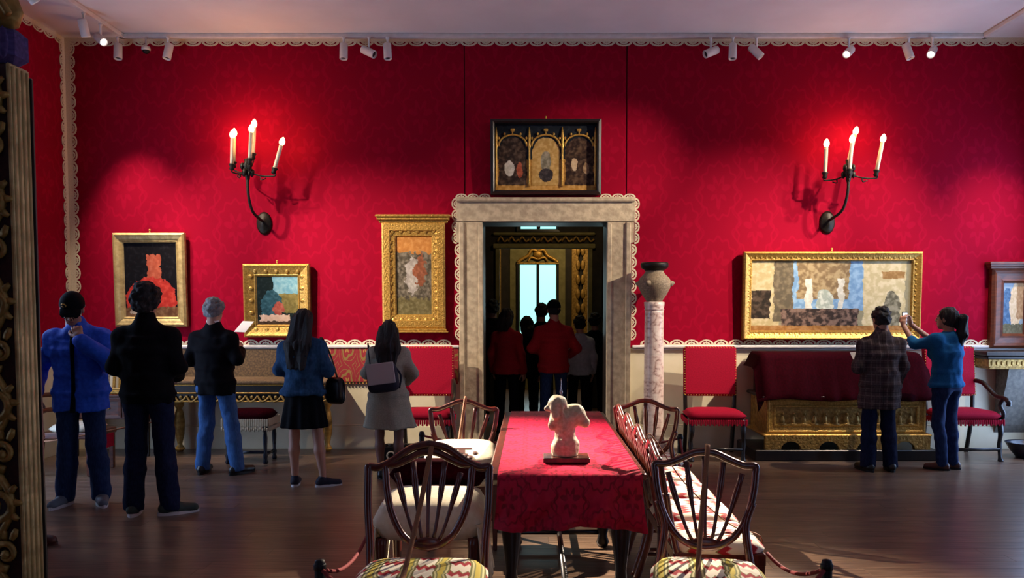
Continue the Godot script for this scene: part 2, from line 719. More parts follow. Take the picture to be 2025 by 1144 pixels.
func make_shoe(kind: String) -> void:
	# toe towards -z, ankle over the origin, sole on y = 0
	var hi := 0.2 if kind == "boot" else 0.1
	var f := Field.new(Vector3(-0.08, -0.01, -0.24), Vector3(0.08, hi + 0.05, 0.12), 0.007)
	f.cap(Vector3(0, 0.05, 0.045), Vector3(0, 0.05, -0.04), 0.04, 0.043, 0.03)
	f.cap(Vector3(0, 0.042, -0.06), Vector3(0.004, 0.034, -0.165), 0.044, 0.036, 0.03)
	f.cap(Vector3(0, 0.05, 0.02), Vector3(0, hi, 0.015), 0.042, 0.04, 0.03)
	f.cut(Vector3.DOWN, Vector3(0, 0.018, 0))
	f.cut(Vector3.UP, Vector3(0, hi + 0.015, 0))
	var a := {}
	add_net(a, f.net())
	var st := mb()
	var poly := PackedVector2Array()
	for i in 24:
		var w := TAU * i / 24
		var y := sin(w)
		var wid := 0.043 + 0.004 * (1.0 if y < 0 else 0.0) - 0.006 * smoothstep(0.0, 1.0, absf(y))
		poly.append(Vector2(cos(w) * wid, (0.09 if y > 0 else 0.205) * y))
	extrude(st, poly, 0.026, Transform3D(Basis(Vector3.RIGHT, Vector3(0, 0, 1), Vector3(0, 1, 0)), Vector3.ZERO))
	st.generate_normals()
	shoe_mesh[kind] = [net_mesh(a), st.commit()]

func make_hair() -> void:
	var f := Field.new(Vector3(-0.12, -0.13, -0.14), Vector3(0.12, 0.16, 0.15), 0.007)
	f.ell(Vector3(0, 0.036, 0.016), Vector3(0.09, 0.1, 0.11), 0.02)
	f.ell(Vector3(0, -0.02, 0.05), Vector3(0.078, 0.075, 0.068), 0.03)
	f.cut(Vector3(0, -0.62, -0.78).normalized(), Vector3(0, 0.055, -0.07))
	f.cut(Vector3.DOWN, Vector3(0, -0.075, 0))
	f.rumple(0.022, 14.0, Vector3(1, 1, 1), 4)
	var a := {}
	add_net(a, f.net())
	hair_short = net_mesh(a)
	var g := Field.new(Vector3(-0.12, -0.05, -0.22), Vector3(0.12, 0.16, 0.15), 0.006)
	g.ell(Vector3(0, 0.036, 0.012), Vector3(0.086, 0.098, 0.106), 0.01)
	g.cut(Vector3(0, -1, -0.1).normalized(), Vector3(0, 0.03, 0))
	var b := {}
	add_net(b, g.net())
	var h := Field.new(Vector3(-0.12, -0.05, -0.22), Vector3(0.12, 0.1, 0.05), 0.006)
	h.ell(Vector3(0, 0.036, -0.09), Vector3(0.072, 0.02, 0.095), 0.01, Basis(Vector3.RIGHT, -0.2))
	h.dig(Vector3(0, 0.02, -0.08), Vector3(0.075, 0.02, 0.1))
	h.cut(Vector3(0, 0, 1), Vector3(0, 0, -0.06))
	var e := {}
	add_net(e, h.net())
	cap_meshes = [net_mesh(b), net_mesh(e)]

func long_hair(length: float, width: float, tail := false, sd := 1) -> ArrayMesh:
	var f := Field.new(Vector3(-0.2, -length - 0.05, -0.14), Vector3(0.2, 0.16, 0.22), 0.009)
	f.ell(Vector3(0, 0.034, 0.016), Vector3(0.085, 0.097, 0.106), 0.02)
	f.ell(Vector3(0, -0.02, 0.045), Vector3(0.076, 0.08, 0.07), 0.03)
	f.cut(Vector3(0, -0.5, -0.86).normalized(), Vector3(0, 0.06, -0.072))
	if tail:
		f.cap(Vector3(0.02, 0.03, 0.105), Vector3(0.04, 0.02, 0.15), 0.028, 0.04, 0.03)
		f.cap(Vector3(0.04, 0.02, 0.15), Vector3(0.05, -length * 0.5, 0.16), 0.045, 0.055, 0.03)
		f.cap(Vector3(0.05, -length * 0.5, 0.16), Vector3(0.03, -length, 0.15), 0.055, 0.015, 0.03)
	else:
		for s in [-1.0, -0.4, 0.4, 1.0]:
			f.cap(Vector3(0.06 * s, 0.0, 0.055), Vector3(width * s, -length * 0.55, 0.095), 0.05, 0.055, 0.03)
			f.cap(Vector3(width * s, -length * 0.55, 0.095), Vector3(width * 0.85 * s, -length, 0.1), 0.055, 0.022, 0.03)
	f.rumple(0.016, 12.0, Vector3(1.6, 0.22, 1.6), sd)
	var a := {}
	add_net(a, f.net())
	return net_mesh(a)

const POSE := {"hd": Vector3(0, 1.635, -0.015), "nb": Vector3(0, 1.46, 0.02), "ch": Vector3(0, 1.27, 0.0), "wa": Vector3(0, 1.07, 0.0), "pe": Vector3(0, 0.93, 0.0),
	"sm": Vector3(-0.178, 1.372, 0.01), "sp": Vector3(0.178, 1.372, 0.01), "em": Vector3(-0.225, 1.13, 0.03), "ep": Vector3(0.225, 1.13, 0.03), "wm": Vector3(-0.23, 0.88, -0.05), "wp": Vector3(0.23, 0.88, -0.05),
	"hm": Vector3(-0.09, 0.9, 0.0), "hp": Vector3(0.09, 0.9, 0.0), "km": Vector3(-0.105, 0.49, -0.015), "kp": Vector3(0.105, 0.49, -0.015), "am": Vector3(-0.115, 0.09, 0.02), "ap": Vector3(0.115, 0.09, 0.02)}

func person(o: Dictionary) -> Node3D:
	# m is the figure's own left (-x), p its right (+x); it faces -z before it is turned
	var s: float = o.h / 1.75
	var J := {}
	for k in POSE:
		J[k] = o.get("pose", {}).get(k, POSE[k]) * s
	var root := thing("person", o.label, "person", o.at, o.yaw, o.get("group", ""))
	var fem: bool = o.get("fem", false)
	var sh := 0.9 if fem else 1.0
	J.sm.x *= sh
	J.sp.x *= sh
	var coarse: bool = o.get("coarse", false)
	var skin: Color = o.get("skin", Color(0.45, 0.25, 0.17))
	var lo := Vector3.ONE * 9.0
	var hi := -lo
	for k in J:
		lo = lo.min(J[k])
		hi = hi.max(J[k])
	# body: one continuous skin from the neck to the ankles, with head and hands
	var e := 0.14 * s
	var f := Field.new(Vector3(lo.x - e - 0.05, 0.0, lo.z - e - 0.04), Vector3(hi.x + e + 0.05, hi.y, hi.z + e + 0.04), 0.022)
	torso(f, J, s, fem, -0.014, J.pe.y - 0.06 * s)
	for q in ["m", "p"]:
		f.cap(J["s" + q], J["e" + q], 0.048 * s * sh, 0.04 * s * sh, 0.04)
		f.cap(J["e" + q], J["w" + q], 0.04 * s * sh, 0.028 * s, 0.02)
		f.cap(J["h" + q], J["k" + q], (0.07 if o.has("bottom") and o.bottom.kind != "skirt" else 0.08) * s, 0.05 * s, 0.03)
		f.cap(J["k" + q], J["k" + q].lerp(J["a" + q], 0.35) + Vector3(0, 0, 0.012), 0.05 * s, 0.052 * s, 0.03)
		f.cap(J["k" + q].lerp(J["a" + q], 0.35) + Vector3(0, 0, 0.012), J["a" + q], 0.052 * s, 0.034 * s, 0.03)
	f.cap(J.nb, J.hd.lerp(J.nb, 0.5), 0.056 * s, 0.05 * s, 0.03)
	var acc := {}
	add_net(acc, f.net(), Transform3D.IDENTITY, skin)
	var look: Vector3 = o.get("look", Vector3.ZERO)
	var hb := Basis.from_euler(look * PI / 180.0).scaled(Vector3.ONE * s)
	var hx := Transform3D(hb, J.hd)
	add_net(acc, head_net, hx, head_colors(skin))
	for q in ["m", "p"]:
		var curl: String = o.get("hand_" + q, "easy")
		var dir: Vector3 = (J["w" + q] - J["e" + q]).normalized()
		if o.has("point_" + q):
			dir = o["point_" + q].normalized()
		var palm: Vector3 = o.get("palm_" + q, Vector3(1, 0, -0.3) if q == "m" else Vector3(-1, 0, -0.3))
		var y := -dir
		var z := -(palm - dir * palm.dot(dir)).normalized()
		var x := y.cross(z)
		var b := Basis(x, y, z).scaled(Vector3.ONE * s * (0.92 if fem else 1.0))
		if q == "m":
			b = Basis(-b.x, b.y, b.z)
		add_net(acc, hand_nets[curl], Transform3D(b, J["w" + q] + dir * 0.012), skin)
	var sk := mat("skin", "ffffff", 0.55)
	sk.vertex_color_use_as_albedo = true
	inst("body", net_mesh(acc, true), sk, root)
	# garments
	var cell := 0.02 if coarse else 0.014
	if o.has("bottom"):
		var g: Dictionary = o.bottom
		var bf := Field.new(Vector3(lo.x - e, 0.0, lo.z - e - 0.08), Vector3(hi.x + e, J.wa.y + 0.08, hi.z + e + 0.08), cell)
		if g.kind == "skirt":
			bf.cone(Vector3(J.pe.x, g.hem * s, J.pe.z), J.pe + Vector3(0, 0.06 * s, 0), Vector2(0.235, 0.19) * s, Vector2(0.165, 0.13) * s, 0.03, 0.012, 11.0)
			bf.cone(J.pe + Vector3(0, 0.05 * s, 0), J.wa, Vector2(0.17, 0.13) * s, Vector2(0.145, 0.115) * s, 0.03)
		else:
			var w: float = g.get("wide", 0.012)
			bf.cone(J.pe - Vector3(0, 0.07, 0) * s, J.wa - Vector3(0, 0.03, 0) * s, Vector2(0.163, 0.12) * s, Vector2(0.14, 0.108) * s, 0.03)
			for q in ["m", "p"]:
				bf.ell(J["h" + q] + Vector3(0, -0.03, 0.035) * s, Vector3(0.084, 0.09, 0.08) * s, 0.03)
				bf.cap(J["h" + q], J["k" + q], 0.08 * s + w * 0.4, 0.06 * s + w * 0.7, 0.03)
				var calf: Vector3 = J["k" + q].lerp(J["a" + q], 0.35) + Vector3(0, 0, 0.01)
				bf.cap(J["k" + q], calf, 0.058 * s + w * 0.7, 0.056 * s + w, 0.02)
				bf.cap(calf, J["a" + q] + Vector3(0, -0.02 * s, 0), 0.056 * s + w, 0.047 * s + w * 1.2, 0.02)
			bf.cut(Vector3.DOWN, Vector3(0, g.get("hem", 0.04), 0))
			if not coarse:
				bf.rumple(0.012, 7.0, Vector3(1, 0.8, 1), 3)
		var ba := {}
		add_net(ba, bf.net())
		inst(g.kind, net_mesh(ba), g.mat, root)
	if o.has("top"):
		var g: Dictionary = o.top
		var w: float = g.get("loose", 0.022)
		var tf := Field.new(Vector3(lo.x - e - 0.04, g.hem * s - 0.06, lo.z - e - 0.1), Vector3(hi.x + e + 0.04, J.nb.y + 0.16, hi.z + e + 0.1), cell)
		torso(tf, J, s, fem, w, g.hem * s, g.get("flare", 0.0))
		for q in ["m", "p"]:
			var cuff: Vector3 = J["e" + q].lerp(J["w" + q], g.get("sleeve", 0.97))
			tf.cap(J["s" + q] + Vector3(-signf(J["s" + q].x) * 0.014, -0.022, 0) * s, J["e" + q], 0.05 * s * sh + w * 0.6, 0.043 * s * sh + w * 0.75, 0.045)
			tf.cap(J["e" + q], cuff, 0.043 * s * sh + w * 0.75, 0.034 * s + w * 0.8, 0.02)
		if g.get("collar", 0.0) > 0.0:
			tf.cap(J.nb + Vector3(0, -0.01, 0), J.nb + Vector3(0, g.collar, -0.005), 0.078 * s, 0.07 * s, 0.03)
		if not coarse:
			tf.rumple(g.get("rumple", 0.016) * 0.6, 6.5, Vector3(1, 0.7, 1), o.get("seed", 2))
		var ta := {}
		add_net(ta, tf.net())
		inst(g.kind, net_mesh(ta), g.mat, root)
		if g.has("shirt"):
			var st := mb()
			lathe(st, [[0.066 * s, 0.0], [0.064 * s, 0.03], [0.061 * s, 0.05], [0.056 * s, 0.05]], 16, Transform3D(Basis(Vector3.RIGHT, 0.15), J.nb + Vector3(0, g.collar * 0.7 + 0.01, -0.002)))
			commit("shirt_collar", st, g.shirt, root)
	if o.has("shoes"):
		var g: Dictionary = o.shoes
		for q in ["m", "p"]:
			var a: Vector3 = J["a" + q]
			var turn: float = g.get("turn_" + q, 8.0 if q == "m" else -8.0)
			var b := Basis(Vector3.UP, deg_to_rad(turn)).scaled(Vector3.ONE * s * (0.9 if fem else 1.02))
			var up := inst("boot" if g.kind == "boot" else "shoe", shoe_mesh[g.kind][0], g.mat, root, Transform3D(b, Vector3(a.x, 0.0, a.z)))
			inst("sole", shoe_mesh[g.kind][1], g.sole, up)
	if o.has("hair"):
		var g: Dictionary = o.hair
		var hm: ArrayMesh = g.mesh if g.has("mesh") else hair_short
		inst("hair", hm, g.mat, root, Transform3D(hb * (0.88 if o.has("cap") else g.get("size", 1.0)), J.hd))
	if o.has("cap"):
		var cp := inst("cap", cap_meshes[0], o.cap, root, Transform3D(hb * 1.06, J.hd))
		inst("brim", cap_meshes[1], o.cap, cp)
	return root

func torso(f: Field, J: Dictionary, s: float, fem: bool, w: float, hem: float, flare := 0.0) -> void:
	var W := Vector2(w, w)
	var waist := Vector2(0.128, 0.1) if fem else Vector2(0.15, 0.115)
	var chest := Vector2(0.15, 0.115) if fem else Vector2(0.178, 0.125)
	var hip := Vector2(0.172, 0.125) if fem else Vector2(0.165, 0.122)
	if hem < J.pe.y:
		f.cone(Vector3(J.pe.x, hem, J.pe.z), J.pe, hip * s + W * (1.3 + flare), hip * s + W * 1.2, 0.04, 0.008 * (1.0 if w > 0.0 else 0.0), 7.0)
		f.cone(J.pe, J.wa, hip * s + W * 1.2, waist * s + W * 1.2, 0.05)
	else:
		f.cone(Vector3(J.wa.x, hem, J.wa.z), J.wa, hip.lerp(waist, clampf((hem - J.pe.y) / (J.wa.y - J.pe.y), 0.0, 1.0)) * s + W, waist * s + W * 1.2, 0.05)
	f.cone(J.wa, J.ch, waist * s + W * 1.2, chest * s + W, 0.05)
	f.cone(J.ch, J.ch.lerp(J.nb, 0.55), chest * s + W, Vector2(chest.x * 0.86, chest.y * 0.8) * s + W, 0.06)
	for q in ["m", "p"]:
		f.cap(J.nb - Vector3(0, 0.035, 0) * s, J["s" + q] - Vector3(0, 0.012, 0), 0.066 * s + w * 0.5, 0.046 * s + w * 0.5, 0.06)
		f.cap(J["s" + q] - Vector3(0, 0.01, 0), J.ch + Vector3(signf(J["s" + q].x - J.ch.x) * 0.09, 0, 0) * s, 0.055 * s + w * 0.5, 0.07 * s + w * 0.5, 0.05)
	if fem:
		for q in [-1.0, 1.0]:
			f.ell(J.ch + Vector3(0.07 * q, 0.0, -0.085) * s, Vector3(0.065, 0.07, 0.06) * s + Vector3.ONE * w * 0.7, 0.03)

# ---------------------------------------------------------------- the scene
func _ready() -> void:
	rng.seed = 11
	# camera: eye height 1.62 m, tilted 2.9 degrees down, lens shifted up and to the left
	var cam := Camera3D.new()
	cam.name = "camera"
	cam.near = 0.1
	cam.far = 80.0
	cam.projection = Camera3D.PROJECTION_FRUSTUM
	cam.size = 0.1 * 1144.0 / 1600.0
	cam.frustum_offset = Vector2(-40.5, 126.0) / 1600.0 * 0.1
	cam.position = Vector3(0, 1.62, 0)
	cam.rotation = Vector3(-atan(0.05), 0, 0)
	cam.current = true
	add_child(cam)
	var env := Environment.new()
	env.background_mode = Environment.BG_COLOR
	env.background_color = Color("1a2026")
	env.tonemap_mode = Environment.TONE_MAPPER_LINEAR
	env.tonemap_exposure = 0.76
	env.sdfgi_enabled = true
	env.ssao_enabled = true
	env.ssil_enabled = true
	var we := WorldEnvironment.new()
	we.name = "world_environment"
	we.environment = env
	add_child(we)
	make_materials()
	# daylight: tall shaded windows in both side walls 
	window(1, Vector3(XL, 1.75, -7.2), 90.0, Vector2(1.4, 3.2), 7.0)
	window(2, Vector3(XR, 1.75, -8.5), -90.0, Vector2(1.3, 3.2), 10.0)
	window(3, Vector3(XL, 1.9, -1.6), 90.0, Vector2(1.4, 3.2), 2.0)
	window(4, Vector3(XR, 1.9, -2.6), -90.0, Vector2(1.4, 3.2), 2.6)
	window(5, Vector3(0.6, 2.2, 1.5), 180.0, Vector2(1.8, 3.2), 0.7)
	# gallery spotlights
	track_lights()
	room()
	lace_trims()
	doorway()
	far_rooms()
	pictures()
	sconces()
	wall_furniture()
	dining_group()
	gilt_screen()
	make_head()
	for k in {"easy": 0.45, "grip": 1.1}:
		hand_nets[k] = make_hand({"easy": 0.45, "grip": 1.1}[k])
	for k in ["low", "boot"]:
		make_shoe(k)
	make_hair()
	visitors()

func make_materials() -> void:
	var dm := damask(Color("8a0824"), Color("980b2a"))
	var m := image_mat("red_damask", dm, 0.72, 1.15, true)
	m.metallic_specular = 0.12
	m = image_mat("red_cloth", damask(Color("b8123a"), Color("6e061e")), 0.48, 3.1)
	m.metallic_specular = 0.3
	image_mat("flamestitch", flamestitch(true), 0.85).uv1_scale = Vector3(3.4, 3.4, 1)
	image_mat("flamestitch_pale", flamestitch(false), 0.85).uv1_scale = Vector3(3.4, 3.4, 1)
	image_mat("brocade", brocade(), 0.8, 2.4)
	mottled("brown_tapestry", "5a4630", "7c6240", 0.85, 0.0, 0.06, Vector3.ONE * 2.0)
	mottled("cream_paint", "cfc6a6", "d6cdb0", 0.5, 0.0, 0.01)
	mottled("ceiling_paint", "d9d6d4", "dfdcda", 0.85, 0.0, 0.01, Vector3.ONE * 0.4)
	mottled("white_enamel", "cfcac5", "d8d4d0", 0.45)
	mottled("lace", "c9bb9e", "ddd0b6", 0.9, 0.0, 0.12, Vector3.ONE * 3.0)
	relief(mottled("travertine", "a4947a", "c0b092", 0.75, 0.0, 0.03, Vector3.ONE * 1.2, false, 4), 0.05, 0.25)
	mottled("dark_oak", "17110b", "241a11", 0.5, 0.0, 0.03, Vector3(1, 0.2, 1) * 3.0)
	mottled("ebony", "120d0a", "1c1512", 0.35, 0.0, 0.03, Vector3(1, 0.2, 1) * 3.0)
	var w := mottled("mahogany", "40160c", "642414", 0.3, 0.0, 0.03, Vector3(3, 0.6, 3))
	w.clearcoat_enabled = true
	w.clearcoat = 0.35
	w.clearcoat_roughness = 0.2
	mottled("walnut", "4c2413", "6b3319", 0.4, 0.0, 0.03, Vector3(1, 3, 1))
	for i in 5:
		var p := mottled("floor_board_%d" % i, ["584539", "5f4b3c", "523f35", "634e3e", "574538"][i], ["786250", "7d6551", "705a4a", "826a56", "745e4d"][i], 0.3, 0.0, 0.03, Vector3(0.35, 3, 5), true, 20 + i)
		p.uv1_offset = Vector3(i * 0.37, 0, i * 0.21)
	relief(mottled("gilt", "a67f36", "cfa450", 0.4, 0.5, 0.04, Vector3.ONE * 3.0), 0.06, 0.35)
	relief(mottled("old_gilt", "8a6b30", "b38f48", 0.48, 0.4, 0.03, Vector3.ONE * 2.0, false, 6), 0.05, 0.5)
	relief(mottled("pale_gilt", "a88e58", "ccb276", 0.5, 0.35, 0.02, Vector3.ONE * 2.0, false, 7), 0.05, 0.3)
	mottled("screen_ground", "2a0f0c", "3a1a12", 0.7, 0.0, 0.05, Vector3.ONE * 3.0)
	mottled("purple_velvet", "3d2f5e", "54437a", 0.9, 0.0, 0.05, Vector3.ONE * 4.0)
	mottled("crimson_velvet", "930c2a", "a61130", 0.85, 0.0, 0.06, Vector3.ONE * 4.0).metallic_specular = 0.25
	mottled("maroon_velvet", "220208", "30030d", 0.8, 0.0, 0.04, Vector3.ONE * 3.0).metallic_specular = 0.1
	mottled("iron", "1d1a16", "2d2820", 0.5, 0.6, 0.05, Vector3.ONE * 4.0)
	mottled("wax", "e6d9b8", "efe4c8", 0.5)
	glow("candle_flame", "ffd9a0", 9.0)
	glow("lamp_face", "fff1da", 8.0)
	glow("lamp_globe", "ffe2b0", 2.0)
	mottled("cream_cloth", "d9cdac", "e8dfc4", 0.85, 0.0, 0.03, Vector3.ONE * 3.0)
	mottled("stone_cream", "b9a684", "d8c9a8", 0.6, 0.0, 0.03, Vector3.ONE * 5.0, false, 8)
	mottled("urn_stone", "6b5c49", "97866a", 0.7, 0.0, 0.04, Vector3.ONE * 4.0, false, 9)
	var mb_ := mat("marble", "ffffff", 0.3)
	var vein := noise_tex(0.009, [[0.0, "cdb8ac"], [0.35, "d8cabf"], [0.62, "cbb5aa"], [0.8, "a88a80"], [0.9, "6e544e"], [1.0, "4c3a38"]], FastNoiseLite.TYPE_SIMPLEX_SMOOTH, 4, 512, 12)
	vein.noise.fractal_type = FastNoiseLite.FRACTAL_RIDGED
	mb_.albedo_texture = vein
	mb_.uv1_triplanar = true
	mb_.uv1_scale = Vector3.ONE * 1.3
	mottled("grey_stone", "5d5b54", "747067", 0.8, 0.0, 0.03, Vector3.ONE * 2.0)
	mottled("blue_glaze", "10141f", "1a2233", 0.25, 0.0, 0.03)
	mat("black_metal", "0c0b0b", 0.5, 0.3)
	mat("silver", "b9b7b4", 0.25, 0.9)
	mat("red_rope", "7a1f20", 0.8)
	mottled("strap", "8a5a3a", "9c6a46", 0.8, 0.0, 0.1, Vector3.ONE * 6.0)
	mat("fringe", "a99d86", 0.9)
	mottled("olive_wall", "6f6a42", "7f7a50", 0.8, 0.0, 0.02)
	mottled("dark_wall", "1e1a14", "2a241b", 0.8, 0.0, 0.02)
	mat("paper", "f0eee8", 0.8)
	glow("window_shade", "dcebff", 3.0)
	glow("window_shade_thick", "cfdcf2", 0.5)
	glow("window_pane_far", "a9f4f2", 1.6)
	# clothes
	mottled("blue_nylon", "2450c4", "3062dc", 0.55, 0.0, 0.03, Vector3.ONE * 3.0)
	mottled("black_cotton", "090a0e", "0f1015", 0.85, 0.0, 0.05, Vector3.ONE * 3.0)
	mottled("black_wool", "0a090c", "131116", 0.85, 0.0, 0.1, Vector3.ONE * 5.0)
	mottled("dark_denim", "141a33", "1e2745", 0.85, 0.0, 0.05, Vector3(6, 1.5, 6))
	mottled("mid_denim", "1f2f52", "2c4068", 0.85, 0.0, 0.04, Vector3(6, 1.5, 6))
	mottled("light_denim", "34578a", "456b9e", 0.85, 0.0, 0.04, Vector3(6, 1.5, 6))
	mottled("denim_jacket", "22405f", "2f5174", 0.85, 0.0, 0.04, Vector3(4, 2, 4))
	mottled("grey_coat", "8e8b7c", "a29f8f", 0.9, 0.0, 0.06, Vector3.ONE * 4.0)
	var tw := mat("tweed", "ffffff", 0.9)
	var im := Image.create(64, 64, false, Image.FORMAT_RGB8)
	for y in 64:
		for x in 64:
			var c := Color("463b3d")
			if x % 32 < 5 or y % 32 < 4:
				c = Color("665a5a")
			if (x + 16) % 32 < 2 or (y + 16) % 32 < 2:
				c = Color("2c2628")
			im.set_pixel(x, y, c.darkened(0.15 * ((x + y) % 2)))
	tw.albedo_texture = ImageTexture.create_from_image(im)
	tw.uv1_triplanar = true
	tw.uv1_scale = Vector3.ONE * 7.0
	mottled("blue_knit", "1a588c", "23679e", 0.9, 0.0, 0.08, Vector3.ONE * 4.0)
	mottled("red_wool", "8e1a22", "a3222b", 0.9, 0.0, 0.06, Vector3.ONE * 4.0)
	mottled("white_cotton", "a8acb2", "bec2c6", 0.9, 0.0, 0.06)
	for h in [["black_hair", "060507", "0e0b0d"], ["brown_hair", "120a08", "1e110d"], ["grey_hair", "6d6c6c", "8f8e8d"]]:
		relief(mottled(h[0], h[1], h[2], 0.75, 0.0, 0.06, Vector3(8, 2, 8)), 0.12, 0.4)
	mat("black_leather", "0c0b0c", 0.35)
	mat("brown_leather", "4a2a22", 0.45)
	mat("grey_shoe", "5a6470", 0.7)
	mat("green_shoe", "2c3a34", 0.7)
	mat("navy_canvas", "11142a", 0.8)
	mat("white_rubber", "c9cdd0", 0.6)
	mat("grey_leather", "a9a8ab", 0.5)
	for k in ["blue_nylon", "black_cotton", "black_wool", "dark_denim", "mid_denim", "light_denim", "denim_jacket", "grey_coat", "tweed", "blue_knit", "red_wool", "white_cotton"]:
		M[k].metallic_specular = 0.22

func window(n: int, at: Vector3, turn: float, size: Vector2, energy: float) -> void:
	# casement with a drawn shade that the day shines through
	var o := struct_node("window_%d" % n)
	o.position = at
	o.rotation_degrees.y = turn
	var st := mb()
	frame_sweep(st, size.x + 0.3, size.y + 0.3, [[0.0, 0.0], [0.0, 0.05], [0.05, 0.07], [0.12, 0.06], [0.15, 0.03], [0.15, 0.0]])
	commit("window_frame", st, M.cream_paint, o)
	st = mb()
	box(st, Vector3(0, 0, 0.02), Vector3(size.x, size.y, 0.012))
	commit("window_shade", st, M.window_shade if energy > 5.0 else M.window_shade_thick, o)
	st = mb()
	box(st, Vector3(0, 0, 0.035), Vector3(0.05, size.y, 0.03))
	for k in [-0.25, 0.25]:
		box(st, Vector3(0, size.y * k, 0.035), Vector3(size.x, 0.03, 0.024))
	commit("glazing_bar", st, M.cream_paint, o)
	var l := AreaLight3D.new()
	l.name = "daylight"
	l.area_size = size
	l.light_energy = energy
	l.light_color = Color("9cc2ff")
	l.area_range = 20.0
	l.area_attenuation = 2.0
	l.shadow_enabled = true
	l.position = Vector3(0, 0, 0.08)
	l.rotation.y = PI
	o.add_child(l)

func track_spot(at: Vector3, aim: Vector3, label: String, energy := 0.0, angle := 24.0, show := true) -> void:
	# a white cylinder on a stem under the track; the stem's foot is at "at"
	var t := thing("track_spotlight", label, "spotlight", at, 0.0, "white ceiling track spotlights")
	var c := Vector3(0, -0.17, 0)
	var d := (aim - at - c).normalized()
	var b := Basis.looking_at(d, Vector3.UP if absf(d.y) < 0.95 else Vector3.RIGHT) * Basis(Vector3.RIGHT, -PI / 2)   # local +y along the beam
	var xf := Transform3D(b, c)
	var st := mb()
	lathe(st, [[0.02, 0.0], [0.02, -0.02], [0.012, -0.025], [0.012, -0.13]], 10)
	commit("stem", st, M.white_enamel, t)
	st = mb()
	lathe(st, [[0.036, -0.1], [0.045, -0.092], [0.046, 0.07], [0.044, 0.08], [0.038, 0.08], [0.036, 0.05]], 18, xf)
	commit("housing", st, M.white_enamel, t)
	st = mb()
	lathe(st, [[0.036, 0.058], [0.03, 0.064], [0.004, 0.066]], 14, xf)
	commit("lamp_face", st, M.lamp_face if energy > 0.0 else M.black_metal, t)
	if energy > 0.0:
		var l := SpotLight3D.new()
		l.name = "beam"
		l.light_energy = energy
		l.light_color = Color("ffead2")
		l.light_size = 0.035
		l.spot_angle = angle
		l.spot_angle_attenuation = 1.0
		l.spot_range = 16.0
		l.spot_attenuation = 2.0
		l.shadow_enabled = true
		l.transform = Transform3D(Basis.looking_at(d, Vector3.UP if absf(d.y) < 0.95 else Vector3.RIGHT), c + d * 0.09)
		t.add_child(l)

